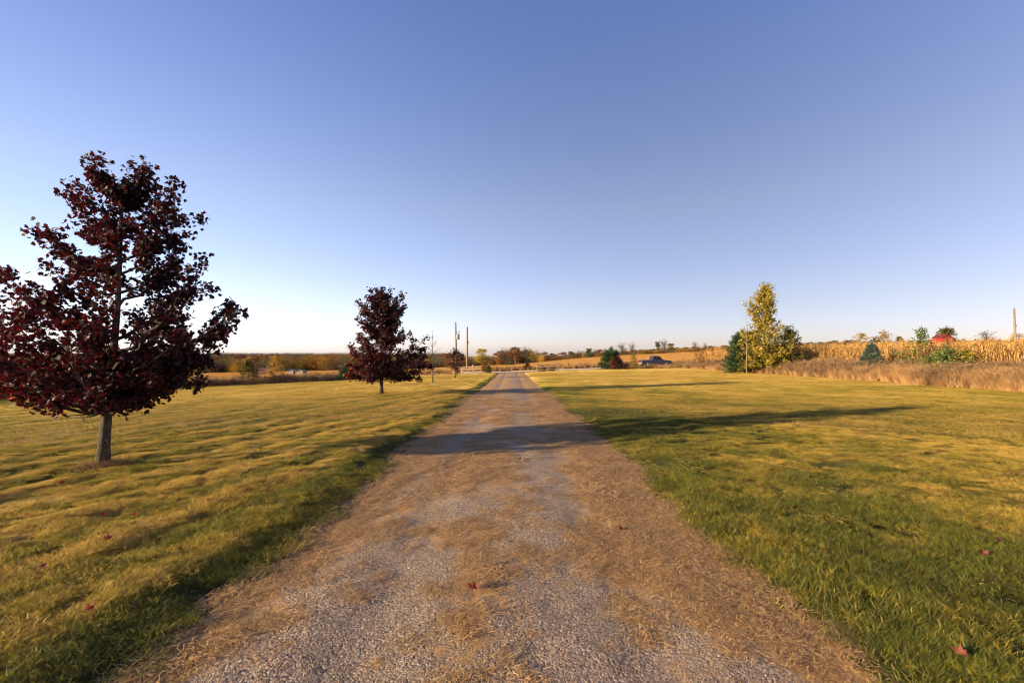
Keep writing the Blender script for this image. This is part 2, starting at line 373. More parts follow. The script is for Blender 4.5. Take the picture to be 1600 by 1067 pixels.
LE = [pix(-250, 668), pix(0, 634), pix(130, 622), pix(330, 605.5), pix(450, 599.5), pix(560, 594), pix(640, 588.5)]
LEy = [p[1] for p in LE]; LEx = [p[0] for p in LE]
o_ = np.argsort(LEy); LEy = np.array(LEy)[o_]; LEx = np.array(LEx)[o_]
print('lawn edge', [(round(a, 1), round(b, 1)) for a, b in zip(LEx, LEy)])
def left_edge(y): return np.interp(y, LEy, LEx)
def beyond_left(x, y): return left_edge(y) - x       # metres past the left lawn edge
def dry_f(x, y):
    u = x * CS - y * SN; v = x * SN + y * CS
    st = fbm(u * 1.1, v * .22, 41); st2 = fbm(u * 4, v * .9, 44); bl = fbm(x * .35, y * .35, 47)
    left = .72 + (windrow(x, y) - .4) * .8 + (st - .5) * .7 + (st2 - .5) * 1.1 + (bl - .5) * .4 + .12 * ss(8, 30, y)
    left = left - .6 * ss(-2.6, -2.25, x + (fbm(x * 2, y * 1.2, 49) - .5) * .5)
    r1 = fbm(x * .6, y * .6, 51); r2 = fbm(x * 2.1, y * 1.6, 54)
    right = .15 + .42 * ss(2.6, 6.4, x + (r1 - .5) * 5 + np.maximum(0, y - 8) * .12) + (r1 - .5) * .55 + (r2 - .5) * .5 + .2 * ss(14, 45, y)
    d = np.where(x < 0, left, right)
    be = beyond_left(x, y)
    d = np.where((be > 0) & (y < 70), d - .5 * ss(0, .5, be) + .35 * ss(4, 9, be), d)
    return np.clip(d, 0, 1)
def field_f(x, y):
    f = ss(86, 90, y - ROAD_SLOPE * x)
    be = beyond_left(x, y)
    f = np.maximum(f, ss(6, 10, be))
    f = np.maximum(f, ss(29.5, 31, x) * (y < 90))
    return np.clip(f, 0, 1)

def build_ground():
    rr = [0.0, .25]
    while rr[-1] < 3: rr.append(rr[-1] + .035)
    while rr[-1] < 62: rr.append(rr[-1] * 1.0095)
    while rr[-1] < 6000: rr.append(rr[-1] * 1.055)
    rr = np.array(rr)
    th = np.concatenate([np.linspace(-62, 62, 540), np.linspace(66, 294, 58)]); nt = len(th); th = np.radians(th)
    Rr, Th = np.meshgrid(rr, th, indexing='ij')
    X = (Rr * np.sin(Th)).ravel(); Y = (Rr * np.cos(Th)).ravel()
    Z = ground_z(X, Y)
    nr = len(rr); i = np.arange(nr - 1)[:, None]; j = np.arange(nt)[None, :]; j2 = (j + 1) % nt
    q = np.stack([i * nt + j, i * nt + j2, (i + 1) * nt + j2, (i + 1) * nt + j], -1).reshape(-1, 4)[:, ::-1]
    rad = np.hypot(X, Y)
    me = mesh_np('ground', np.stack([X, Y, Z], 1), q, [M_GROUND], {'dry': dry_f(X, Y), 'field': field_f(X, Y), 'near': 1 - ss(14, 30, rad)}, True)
    return tag(link('ground', me), kind='structure')
build_ground()

def straw_f(x, y):
    """how much dry straw lies on the driveway"""
    e = np.minimum(x + 1.88, 1.78 - x)
    s = .52 + .36 * ss(.55, .05, e) + (fbm(x * .8, y * .42, 61) - .5) * 1.0 + (fbm(x * 2.5, y * 1.5, 64) - .5) * .5
    s = s - .30 * np.exp(-((x - .25) / .38) ** 2) - .16 * np.exp(-((x + 1.05) / .22) ** 2) + .16 * np.exp(-((x - 1.25) / .3) ** 2) * ss(2.2, 3.2, y)
    s = s + .12 * ss(7, 20, y) - .2 * ss(3.4, 2.4, y) * np.exp(-((x - .6) / .8) ** 2)
    return np.clip(s, 0, 1)
def drive_z(x, y):
    return smooth_base(x, y) + .03 * (1 - (x / 1.9) ** 2).clip(-1, 1) - .018 * np.exp(-((x - .78) / .25) ** 2) - .018 * np.exp(-((x + .85) / .25) ** 2) + (fbm(x * 2, y * 1.5, 71) - .5) * .02 + (fbm(x * 9, y * 9, 74, 2) - .5) * .012 - .01
def build_drive():
    ys = [-10.0]
    while ys[-1] < 0: ys.append(ys[-1] + .25)
    while ys[-1] < 4: ys.append(ys[-1] + .04)
    while ys[-1] < 77.6: ys.append(ys[-1] * 1.009)
    ys = np.array(ys); t = np.linspace(-1, 1, 96)
    Y, T = np.meshgrid(ys, t, indexing='ij')
    fl = 3.2 * ss(66, 77, Y) ** 2
    X = T * (2.25 + fl)
    Z = drive_z(X, Y) + .0
    nt = len(t); i = np.arange(len(ys) - 1)[:, None]; j = np.arange(nt - 1)[None, :]
    q = np.stack([i * nt + j, i * nt + j + 1, (i + 1) * nt + j + 1, (i + 1) * nt + j], -1).reshape(-1, 4)
    me = mesh_np('driveway', np.stack([X, Y, Z], -1).reshape(-1, 3), q, [M_DRIVE], {'straw': straw_f(X, Y).ravel()}, True)
    tag(link('driveway', me), kind='structure')
build_drive()
def build_road():
    xs = np.linspace(-260, 260, 261); t = np.linspace(-3.4, 3.4, 9)
    X, T = np.meshgrid(xs, t, indexing='ij'); Y = road_c(X) + T
    Z = smooth_base(X, Y) + .03 + .04 * (1 - (T / 3.4) ** 2)
    nt = 9; i = np.arange(260)[:, None]; j = np.arange(8)[None, :]
    q = np.stack([i * nt + j, i * nt + j + 1, (i + 1) * nt + j + 1, (i + 1) * nt + j], -1).reshape(-1, 4)[:, ::-1]
    tag(link('road', mesh_np('road', np.stack([X, Y, Z], -1).reshape(-1, 3), q, [M_ROAD], None, True)), kind='structure')
build_road()

# ------------------------------------------------------------------ scattering of uncountable stuff
def source(name, me):
    return bpy.data.objects.new(name, me)
def scatter(name, P, rot, scale, idx, sources, attrs=None):
    """one stuff object: points carrying instances of the small source meshes"""
    n_ = len(P)
    me = bpy.data.meshes.new(name); me.vertices.add(n_); me.vertices.foreach_set('co', np.asarray(P, np.float32).ravel())
    a = me.attributes.new('rot', 'FLOAT_VECTOR', 'POINT'); a.data.foreach_set('vector', np.asarray(rot, np.float32).ravel())
    a = me.attributes.new('scl', 'FLOAT_VECTOR', 'POINT'); a.data.foreach_set('vector', np.asarray(scale, np.float32).ravel())
    a = me.attributes.new('idx', 'INT', 'POINT'); a.data.foreach_set('value', np.asarray(idx, np.int32))
    for k, v in (attrs or {}).items():
        a = me.attributes.new(k, 'FLOAT', 'POINT'); a.data.foreach_set('value', np.asarray(v, np.float32))
    c = bpy.data.collections.new(name + '_sources')
    for s in sources: c.objects.link(s)
    g = bpy.data.node_groups.new(name + '_scatter', 'GeometryNodeTree')
    g.interface.new_socket('Geometry', in_out='INPUT', socket_type='NodeSocketGeometry')
    g.interface.new_socket('Geometry', in_out='OUTPUT', socket_type='NodeSocketGeometry')
    N = g.nodes.new; L = g.links.new
    gi = N('NodeGroupInput'); go = N('NodeGroupOutput')
    ci = N('GeometryNodeCollectionInfo'); ci.inputs[0].default_value = c; ci.inputs[1].default_value = True; ci.inputs[2].default_value = True
    ip = N('GeometryNodeInstanceOnPoints'); ip.inputs['Pick Instance'].default_value = True
    def na(nm, t):
        x = N('GeometryNodeInputNamedAttribute'); x.data_type = t; x.inputs[0].default_value = nm; return x.outputs[0]
    L(gi.outputs[0], ip.inputs['Points']); L(ci.outputs[0], ip.inputs['Instance']); L(na('idx', 'INT'), ip.inputs['Instance Index'])
    e = N('FunctionNodeEulerToRotation'); L(na('rot', 'FLOAT_VECTOR'), e.inputs[0]); L(e.outputs[0], ip.inputs['Rotation'])
    L(na('scl', 'FLOAT_VECTOR'), ip.inputs['Scale']); L(ip.outputs[0], go.inputs[0])
    o = link(name, me); md = o.modifiers.new('scatter', 'NODES'); md.node_group = g
    tag(o, kind='stuff')
    return o
def blades(n_, size, hgt_, wid, lean, curl, seed, mat, name, circ=False, segs=2, hv=.5):
    """a patch of curved grass blades"""
    g = np.random.default_rng(seed)
    if circ:
        a = g.random(n_) * 2 * np.pi; q = np.sqrt(g.random(n_)) * size / 2; bx = q * np.cos(a); by = q * np.sin(a)
    else: bx = (g.random(n_) - .5) * size; by = (g.random(n_) - .5) * size
    h = hgt_ * (1 - hv + 2 * hv * g.random(n_)); w = wid * (.6 + .8 * g.random(n_))
    d = g.random(n_) * 2 * np.pi; ln = lean * (.3 + 1.2 * g.random(n_)); fa = g.random(n_) * 2 * np.pi
    sx, sy = np.cos(fa) * w / 2, np.sin(fa) * w / 2
    V = []
    for k in range(segs + 1):
        t = k / segs; ang = ln + curl * t
        hx = h * t * np.sin(ang); hz = h * t * np.cos(ang)
        cx = bx + hx * np.cos(d); cy = by + hx * np.sin(d); cz = np.maximum(hz, .004 + t * .004)
        if k < segs:
            tp = 1 - .35 * t
            V += [np.stack([cx - sx * tp, cy - sy * tp, cz], 1), np.stack([cx + sx * tp, cy + sy * tp, cz], 1)]
        else: V.append(np.stack([cx, cy, cz], 1))
    nv = len(V); VV = np.stack(V, 1).reshape(-1, 3); b = np.arange(n_)[:, None] * nv
    f4 = [b + np.array([[2 * k, 2 * k + 1, 2 * k + 3, 2 * k + 2]]) for k in range(segs - 1)]
    f3 = b + np.array([[2 * segs - 2, 2 * segs - 1, 2 * segs]])
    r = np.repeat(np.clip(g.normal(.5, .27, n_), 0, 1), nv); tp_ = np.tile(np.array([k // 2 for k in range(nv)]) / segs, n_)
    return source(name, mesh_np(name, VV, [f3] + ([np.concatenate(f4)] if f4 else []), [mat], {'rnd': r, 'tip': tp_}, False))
def sector_points(r0, r1, dens, half=54):
    """random points in the ring r0..r1 in front of the camera, dens per m2"""
    A = (r1 ** 2 - r0 ** 2) * math.radians(half); n_ = int(A * dens)
    r = np.sqrt(rng.random(n_) * (r1 ** 2 - r0 ** 2) + r0 ** 2); t = np.radians((rng.random(n_) * 2 - 1) * half)
    return r * np.sin(t), r * np.cos(t)

def lawn():
    S = []
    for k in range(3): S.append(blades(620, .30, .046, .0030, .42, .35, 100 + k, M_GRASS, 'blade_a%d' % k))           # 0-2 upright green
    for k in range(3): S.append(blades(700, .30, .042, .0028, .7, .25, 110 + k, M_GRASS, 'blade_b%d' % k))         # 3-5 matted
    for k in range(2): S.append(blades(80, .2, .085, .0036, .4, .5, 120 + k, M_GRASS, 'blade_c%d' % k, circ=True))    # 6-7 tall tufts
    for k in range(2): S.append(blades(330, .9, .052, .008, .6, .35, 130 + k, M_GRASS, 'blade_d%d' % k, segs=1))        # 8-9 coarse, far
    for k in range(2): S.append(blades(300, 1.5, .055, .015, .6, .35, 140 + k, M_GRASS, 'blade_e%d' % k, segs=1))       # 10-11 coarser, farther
    P = []; ID = []; SC = []
    for (r0, r1, de, ids) in ((1.2, 7, 48, 0), (7, 13, 26, 0), (13, 26, 5, 1), (26, 62, 1.6, 2)):
        x, y = sector_points(r0, r1, de)
        eL, eR = drive_edges(y)
        if ids == 0: m = (x < eL - .10) | (x > eR + .10)
        else: m = (x < eL - (.35, .6)[ids - 1]) | (x > eR + (.35, .6)[ids - 1])
        m &= (beyond_left(x, y) < 7) & (x < 28) & (y < road_c(x) - 4.5)
        if ids == 0: m &= rng.random(len(x)) < .75 + 1.3 * ss(.34, .56, fbm(x * 4.5, y * 3.5, 83, 2))
        x = x[m]; y = y[m]; d = dry_f(x, y); n_ = len(x)
        if ids == 0:
            up = rng.random(n_) < np.where(x < 0, .55 - d, 1.05 - d)
            i_ = np.where(up, rng.integers(0, 3, n_), rng.integers(3, 6, n_)); s_ = .55 + .75 * rng.random(n_)
        else: i_ = rng.integers(8, 10, n_) + (2 if ids == 2 else 0); s_ = .8 + .5 * rng.random(n_)
        P.append(np.stack([x, y, d], 1)); ID.append(i_); SC.append(s_)
    for k in range(2):
        g = np.random.default_rng(150 + k); mb = MB()
        for i in range(26):
            cx_, cy_ = g.normal(0, .09, 2); h = g.uniform(.03, .065); a0 = g.random() * 6.28; q = g.uniform(.010, .019) * (1.5 if k else 1); rr_ = g.random()
            for j in range(3):
                a = a0 + j * 2.09; c, s_ = math.cos(a), math.sin(a); tz = g.normal(0, .004)
                mb.add([(cx_, cy_, h), (cx_ + q * (c - .55 * s_), cy_ + q * (s_ + .55 * c), h + .004), (cx_ + 1.5 * q * c, cy_ + 1.5 * q * s_, h + tz), (cx_ + q * (c + .55 * s_), cy_ + q * (s_ - .55 * c), h + .004)], (), [(0, 3, 2, 1)], rr_)
        me_ = mb.mesh('blade_f%d' % k, [M_GRASS]); at_ = me_.attributes.new('tip', 'FLOAT', 'POINT'); at_.data.foreach_set('value', np.full(len(me_.vertices), .6, np.float32)); S.append(source('blade_f%d' % k, me_))
    x, y = sector_points(1.6, 9, 5); g = fbm(x * 1.1, y * 1.1, 88); m = (x > 1.9) & (x < 8) & (g > .55) & (rng.random(len(x)) < .45)
    x = x[m]; y = y[m]; P.append(np.stack([x, y, np.full(len(x), .34)], 1)); ID.append(rng.integers(12, 14, len(x))); SC.append(.8 + .5 * rng.random(len(x)))
    # tall tufts along the edges and scattered
    x, y = sector_points(1.2, 16, 5); g = fbm(x * .9, y * .9, 81); eL, eR = drive_edges(y)
    near = np.minimum(np.abs(x - eL), np.abs(x - eR))
    m = ((x < eL - .03) | (x > eR + .03)) & ((rng.random(len(x)) < ss(.5, .68, g)) | (near < .35))
    x = x[m]; y = y[m]; P.append(np.stack([x, y, dry_f(x, y) - .1], 1)); ID.append(rng.integers(6, 8, len(x))); SC.append(.4 + .45 * rng.random(len(x)))
    P = np.concatenate(P); ID = np.concatenate(ID); SC = np.concatenate(SC); d = np.clip(P[:, 2] + rng.normal(0, 1, len(P)) * np.where(ID >= 8, .19, .16), 0, 1)
    P[:, 2] = ground_z(P[:, 0], P[:, 1]) + .008
    n_ = len(P); rot = np.zeros((n_, 3)); rot[:, 2] = rng.random(n_) * 6.283; 
    e_ = .09; gx_ = (ground_z(P[:, 0] + e_, P[:, 1]) - ground_z(P[:, 0] - e_, P[:, 1])) / (2 * e_); gy_ = (ground_z(P[:, 0], P[:, 1] + e_) - ground_z(P[:, 0], P[:, 1] - e_)) / (2 * e_)
    gx_ = np.clip(gx_, -.28, .28); gy_ = np.clip(gy_, -.28, .28); c_, s_ = np.cos(rot[:, 2]), np.sin(rot[:, 2])
    lx_ = -gx_ * c_ - gy_ * s_; ly_ = gx_ * s_ - gy_ * c_
    rot[:, 0] = -np.arctan(ly_) + rng.normal(0, .04, n_); rot[:, 1] = np.arctan(lx_) + rng.normal(0, .04, n_)
    hz = SC * np.where(P[:, 0] > 0, .68 + .25 * (d < .25), .72)
    print('lawn tufts', n_)
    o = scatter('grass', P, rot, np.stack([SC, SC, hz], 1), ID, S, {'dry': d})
    tag(o, 'mown autumn lawn grass, green beside the driveway and straw coloured beyond', 'grass')
lawn()

def gravel():
    S = []
    for k in range(5):
        g = np.random.default_rng(200 + k)
        t = (1 + 5 ** .5) / 2
        V = np.array([(-1, t, 0), (1, t, 0), (-1, -t, 0), (1, -t, 0), (0, -1, t), (0, 1, t), (0, -1, -t), (0, 1, -t), (t, 0, -1), (t, 0, 1), (-t, 0, -1), (-t, 0, 1)]) / 1.9
        Fc = [(0, 11, 5), (0, 5, 1), (0, 1, 7), (0, 7, 10), (0, 10, 11), (1, 5, 9), (5, 11, 4), (11, 10, 2), (10, 7, 6), (7, 1, 8), (3, 9, 4), (3, 4, 2), (3, 2, 6), (3, 6, 8), (3, 8, 9), (4, 9, 5), (2, 4, 11), (6, 2, 10), (8, 6, 7), (9, 8, 1)]
        V = V * (1 + g.normal(0, .16, (12, 1))) * np.array([1, .8, .55])
        S.append(source('pebble_%d' % k, mesh_np('pebble_%d' % k, V, np.array(Fc), [M_STONE])))
    xs = []; ys = []; sc = []
    for (r0, r1, de, s0) in ((1.2, 4, 11000, .0022), (4, 7, 4200, .0028), (7, 12, 900, .004), (1.2, 9, 26, .0062), (9, 20, 12, .0065)):
        A = 4.3 * (r1 - r0); n_ = int(A * de)
        x = (rng.random(n_) - .5) * 4.3; y = r0 + rng.random(n_) * (r1 - r0)
        s = straw_f(x, y); eL, eR = drive_edges(y)
        m = (rng.random(n_) > ss(.42, .66, s + (vn(x * 9, y * 9, 91) - .5) * .5) * .92) & (x > eL - .02) & (x < eR + .02)
        xs.append(x[m]); ys.append(y[m]); sc.append(s0 * np.exp(rng.normal(0, .38, m.sum())))
    x = np.concatenate(xs); y = np.concatenate(ys); s = np.concatenate(sc); n_ = len(x)
    z = drive_z(x, y) + s * .12
    rot = np.stack([rng.normal(0, .3, n_), rng.normal(0, .3, n_), rng.random(n_) * 6.28], 1)
    print('pebbles', n_)
    tag(scatter('gravel', np.stack([x, y, z], 1), rot, np.stack([s, s, s], 1), rng.integers(0, 5, n_), S, {'tone': np.clip(rng.normal(.46, .19, n_), 0, 1)}), 'loose grey brown gravel stones on the driveway', 'gravel')
gravel()

def straw():
    S = []
    for k in range(4):
        g = np.random.default_rng(300 + k); n_ = 70
        a = g.random(n_) * 2 * np.pi; q = g.normal(0, .07, (n_, 2)); L_ = .025 + .05 * g.random(n_); w = .0011 + .0012 * g.random(n_)
        dx, dy = np.cos(a), np.sin(a); V = []
        cv = g.normal(0, .012, n_); z = .003 + .014 * g.random(n_) ** 2; tl = g.normal(0, .006, n_)
        for t, c in ((-.5, 0), (0, 1), (.5, 0)):
            for sgn in (-1, 1):
                V.append(np.stack([q[:, 0] + dx * L_ * t - dy * (cv * c + sgn * w), q[:, 1] + dy * L_ * t + dx * (cv * c + sgn * w), z + tl * t + c * .004], 1))
        VV = np.stack(V, 1).reshape(-1, 3); b = np.arange(n_)[:, None] * 6
        S.append(source('straw_%d' % k, mesh_np('straw_%d' % k, VV, np.concatenate([b + [[0, 1, 3, 2]], b + [[2, 3, 5, 4]]]), [M_STRAW], {'rnd': np.repeat(g.random(n_), 6)})))
    xs = []; ys = []; sc = []
    for (r0, r1, de, s0) in ((1.0, 5, 210, .85), (5, 11, 90, 1.2), (11, 24, 22, 2.0)):
        n_ = int(4.2 * (r1 - r0) * de); x = (rng.random(n_) - .5) * 4.2; y = r0 + rng.random(n_) * (r1 - r0)
        s = straw_f(x, y); eL, eR = drive_edges(y)
        m = (rng.random(n_) < ss(.40, .70, s + (vn(x * 6, y * 6, 93) - .5) * .5) + .035) & (x > eL - .12) & (x < eR + .12)
        xs.append(x[m]); ys.append(y[m]); sc.append(s0 * (.6 + .7 * rng.random(m.sum())))
    x = np.concatenate(xs); y = np.concatenate(ys); s = np.concatenate(sc); n_ = len(x)
    z = np.maximum(drive_z(x, y), ground_z(x, y)) + .001
    rot = np.stack([rng.normal(0, .04, n_), rng.normal(0, .04, n_), rng.random(n_) * 6.28], 1)
    tag(scatter('straw_litter', np.stack([x, y, z], 1), rot, np.stack([s, s, s], 1), rng.integers(0, 4, n_), S), 'dry straw coloured grass clippings matted on the driveway', 'straw')
    print('straw', n_)
straw()

# ------------------------------------------------------------------ trees
# maple leaf outline
ML = np.array([(0, -.30), (.05, 0), (.34, -.10), (.30, .06), (.55, .20), (.36, .30), (.40, .50), (.17, .42), (0, .80), (-.17, .42), (-.40, .50), (-.36, .30), (-.55, .20), (-.30, .06), (-.34, -.10), (-.05, 0)])
ML8 = np.array([(0, -.2), (.34, -.10), (.24, .12), (.52, .26), (.17, .38), (0, .78), (-.17, .38), (-.52, .26), (-.24, .12), (-.34, -.10)])
OV = np.array([(0, -.5), (.3, -.1), (.24, .25), (0, .55), (-.24, .25), (-.3, -.1)])
QD = np.array([(0, -.5), (.4, .05), (0, .55), (-.4, .05)])
def leaf_mesh(name, P, size, shape, mat, rnd, seed=0, droop=.4, gen=None, flat=.55):
    g = np.random.default_rng(seed); n_ = len(P); k = len(shape)
    az = g.random(n_) * 2 * np.pi
    nz = np.abs(g.normal(0, 1, n_)) * flat + .15; nx = g.normal(0, .6, n_); ny = g.normal(0, .6, n_)
    Nn = np.stack([nx, ny, nz], 1); Nn /= np.linalg.norm(Nn, axis=1)[:, None]
    A = np.stack([np.cos(az), np.sin(az), -droop * np.ones(n_)], 1)
    A -= Nn * (A * Nn).sum(1)[:, None]; A /= np.linalg.norm(A, axis=1)[:, None]; B = np.cross(Nn, A)
    s = size * (.65 + .7 * g.random(n_))
    cup = g.normal(0, .25, n_)
    V = P[:, None, :] + s[:, None, None] * (shape[None, :, 1:2] * A[:, None, :] + shape[None, :, 0:1] * B[:, None, :] + (cup[:, None, None] * (np.abs(shape[None, :, 0:1]) * 1.0 - .1 + .3 * shape[None, :, 1:2] ** 2)) * Nn[:, None, :])
    C = P[:, None, :] + s[:, None, None] * .15 * A[:, None, :]
    V = np.concatenate([V, C], 1).reshape(-1, 3)
    b = (np.arange(n_) * (k + 1))[:, None, None]
    i = np.arange(k)
    f = (b + np.stack([i, (i + 1) % k, np.full(k, k)], -1)[None]).reshape(-1, 3)
    return mesh_np(name, V, f, [mat], {'rnd': np.repeat(rnd, k + 1)})

def grow(mb, p0, p1, r0, sag=0.0, rnd=.08, segs=5, k=5, r1=.35):
    """a bent tapering branch from p0 to p1; returns its points and radii"""
    p0 = Vector(p0); p1 = Vector(p1); L_ = (p1 - p0).length; pts = []; rad = []
    off = Vector((random.gauss(0, rnd), random.gauss(0, rnd), random.gauss(0, rnd))) * L_
    for i in range(segs + 1):
        t = i / segs
        p = p0.lerp(p1, t) + off * math.sin(math.pi * t) + Vector((0, 0, sag * L_ * math.sin(math.pi * t)))
        if 0 < i < segs: p += Vector((random.gauss(0, .02), random.gauss(0, .02), random.gauss(0, .02))) * L_
        pts.append(p); rad.append(r0 * (1 - t) + r0 * r1 * t)
    mb.tube(pts, rad, k)
    return pts, rad
def along(pts, t):
    f = t * (len(pts) - 1); i = min(int(f), len(pts) - 2); return pts[i].lerp(pts[i + 1], f - i)

def maple(name, label, loc, H, tips, trunk_r, leaf, mat, shape, per_twig=7, seed=1, leafless=0.0, trunk_top=(0, 0), cat='tree', group=None, lit_left=True, fill=1.0, trunk_mat=None, subs=(5, 8), twigs=(3, 5), tip_scale=1.0, first=None, thin_top=0.0, l2k=1.0, clear=.17):
    random.seed(seed); g = np.random.default_rng(seed)
    root = empty(name, loc); tag(root, label, cat, group)
    if tip_scale != 1: tips = [(a * tip_scale, b * tip_scale, c) for a, b, c in tips]
    tm = trunk_mat or M_BARK
    tb = MB(); top = Vector((trunk_top[0], trunk_top[1], H * .93)); tr = []; rd = []
    nn = 12
    for i in range(nn + 1):
        t = i / nn; p = Vector((0, 0, -.05)).lerp(top, t) + Vector((math.sin(t * 5 + seed) * .02 * H * t * (1 - t), math.cos(t * 4 + seed) * .02 * H * t * (1 - t), 0))
        tr.append(p); fl = 1 + .22 * math.exp(-t * H / .12); rd.append(trunk_r * (1 - .85 * t ** .8) * fl)
    tb.tube(tr, rd, 12); tb.build('trunk', tm, root, True)
    bb = MB(); leafp = []; rl = []
    if first:
        lb = MB()
        pts = [Vector(q) for q in first]; lb.tube(pts, [trunk_r * .5, trunk_r * .42, trunk_r * .34, trunk_r * .22], 8); lb.build('low_branch', tm, root, True)
    for tip in tips:
        tip = Vector(tip); rr_ = math.hypot(tip.x, tip.y)
        z0 = max(H * .19, tip.z - rr_ * random.uniform(.5, .95) - .1 * H * (rr_ < .1 * H)); z0 = min(z0, H * .85)
        p0 = along(tr, z0 / (H * .93))
        r0 = trunk_r * (.40 * (1 - z0 / H) + .10)
        pts, rad = grow(bb, p0, tip, r0, -.08, .05, 7, 6, .18); L_ = (tip - p0).length
        ns = random.randint(*subs)
        for s in range(ns + 1):
            t = .28 + .72 * (s + random.random() * .5) / (ns + .5); t = min(t, .98)
            q = along(pts, t); d = (along(pts, min(1, t + .05)) - along(pts, t - .05)).normalized()
            sd = Vector((random.gauss(0, 1), random.gauss(0, 1), random.gauss(.15, .55))).normalized()
            sd = (d * .7 + sd * .9).normalized(); sd.z = max(sd.z, -.25)
            l2 = L_ * random.uniform(.22, .42) * (1.15 - .6 * t)
            l2 = max(l2, .035 * H) * l2k
            if s == ns: sd = d; l2 = L_ * .12 + .02 * H
            p2, r2 = grow(bb, q, q + sd * l2, max(r0 * .35 * (1 - t * .5), .0035), 0, .07, 3, 4, .3)
            for w in range(random.randint(*twigs)):
                tt = .25 + .75 * random.random(); q2 = along(p2, tt)
                sd2 = (sd * .5 + Vector((random.gauss(0, 1), random.gauss(0, 1), random.gauss(0, .5))).normalized()).normalized()
                l3 = l2 * random.uniform(.25, .5)
                p3, _ = grow(bb, q2, q2 + sd2 * l3, .0028 * max(1, H / 5), 0, .08, 2, 3, .5)
                if random.random() < leafless: continue
                for m in range(max(1, int(per_twig * random.uniform(.6, 1.4)))):
                    c = along(p3, random.random() ** .7); j = leaf * .75
                    if c.z < H * clear or random.random() < thin_top * c.z / H: continue
                    leafp.append((c.x + random.gauss(0, j), c.y + random.gauss(0, j), c.z + random.gauss(0, j) - j * .5))
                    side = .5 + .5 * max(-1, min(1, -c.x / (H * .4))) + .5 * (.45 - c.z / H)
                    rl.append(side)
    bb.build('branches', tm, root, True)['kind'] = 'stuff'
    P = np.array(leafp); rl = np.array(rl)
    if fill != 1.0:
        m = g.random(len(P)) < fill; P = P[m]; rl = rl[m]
    rn = np.clip(g.normal(.42, .2, len(P)) + (.75 * (rl - .5) if lit_left else 0) + .3 * (g.random(len(P)) < .06), 0, 1)  # sunlit left side put into leaf colour: redder and brighter towards lower left
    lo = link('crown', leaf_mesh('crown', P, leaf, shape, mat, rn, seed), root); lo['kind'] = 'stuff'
    print(name, 'leaves', len(P), 'branch verts', bb.n)
    return root

def on(x, y, dz=0): return (x, y, gz(x, y) + dz)
# --- the big maple on the left: branch tips follow the outline in the photograph (metres from the trunk base)
x1, y1 = pix(160, 731)
T1 = [(-.33, .1, 4.95), (-.05, -.2, 4.75), (.22, .2, 4.85), (.78, -.1, 4.78), (.55, .3, 4.6), (1.2, .1, 4.5), (1.45, -.2, 4.3), (1.62, .1, 4.02), (-.55, -.1, 4.45), (-.98, .1, 4.2), (-.8, .3, 3.9),
      (1.35, -.3, 3.7), (1.1, .4, 3.55), (-.75, -.4, 3.6), (-.62, .5, 3.35), (1.7, .1, 3.12), (1.95, -.3, 2.95), (2.3, .1, 2.5), (2.38, -.2, 2.25), (2.0, .5, 2.3), (1.85, -.5, 2.0), (1.75, .1, 1.55), (1.25, -.4, 1.22), (.85, .2, 1.12), (.6, -.6, 1.15),
      (-1.05, .2, 3.15), (-1.45, -.2, 3.0), (-1.3, .4, 2.7), (-1.75, -.1, 2.55), (-1.95, .3, 2.15), (-2.1, -.2, 1.9), (-1.9, .1, 1.5), (-1.35, -.4, 1.3), (-.95, .3, 1.2), (-.5, -.7, 1.2),
      (.1, 1.5, 2.6), (-.6, 1.6, 2.2), (.8, 1.5, 2.1), (.2, -1.5, 2.4), (-.8, -1.4, 2.1), (.9, -1.4, 1.9), (.2, 1.2, 3.4), (.2, -1.1, 3.4), (-.3, .8, 4.1), (.5, -.7, 4.0), (0, 1.6, 1.7), (0, -1.5, 1.6), (1.2, 1.1, 1.8), (-1.2, 1.1, 1.8), (.9, -.9, 2.8), (-.8, -.8, 2.8), (.9, .8, 2.9), (-.3, 0, 2.2), (.4, .3, 1.8), (-.5, .4, 1.6)]
T1 = [(a * (.84 if c > 3.3 else .87 if a > 0 else 1), b, max(1.3, c * .925 + .06)) for a, b, c in T1 if not (a < -.9 and c > 4)]
LG = 'maroon leaved maples lining the driveway'
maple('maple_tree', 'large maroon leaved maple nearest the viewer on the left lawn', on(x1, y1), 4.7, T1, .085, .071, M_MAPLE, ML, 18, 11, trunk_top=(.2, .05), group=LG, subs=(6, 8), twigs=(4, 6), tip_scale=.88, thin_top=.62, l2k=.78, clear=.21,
      first=[(-.02, 0, .98), (-.14, -.02, 1.06), (-.24, -.04, 1.18), (-.29, -.05, 1.36)])
# --- second maple
x2, y2 = pix(596, 616); s2 = (616 - 452) / F * y2
def tips_from(prof, H, n_, seed, depth=1.0):
    """prof: (height fraction, left, right) in fractions of H"""
    random.seed(seed); out = []
    for i in range(n_):
        t = (i + random.random()) / n_; h = prof[0][0] + (prof[-1][0] - prof[0][0]) * t
        l = np.interp(h, [p[0] for p in prof], [p[1] for p in prof]); r = np.interp(h, [p[0] for p in prof], [p[2] for p in prof])
        a = i * 2.4 + random.uniform(-.4, .4); c = math.cos(a); s = math.sin(a)
        R_ = (r if c > 0 else l); q = random.uniform(.78, 1.02)
        out.append((c * R_ * H * q, s * (l + r) / 2 * depth * H * q, h * H))
    out.append((0, 0, prof[-1][0] * H)); return out
P2 = [(.14, .22, .42), (.2, .30, .47), (.30, .32, .46), (.42, .27, .44), (.52, .22, .44), (.58, .20, .25), (.65, .18, .18), (.75, .21, .2), (.86, .2, .21), (.93, .12, .18), (.99, .1, .02)]
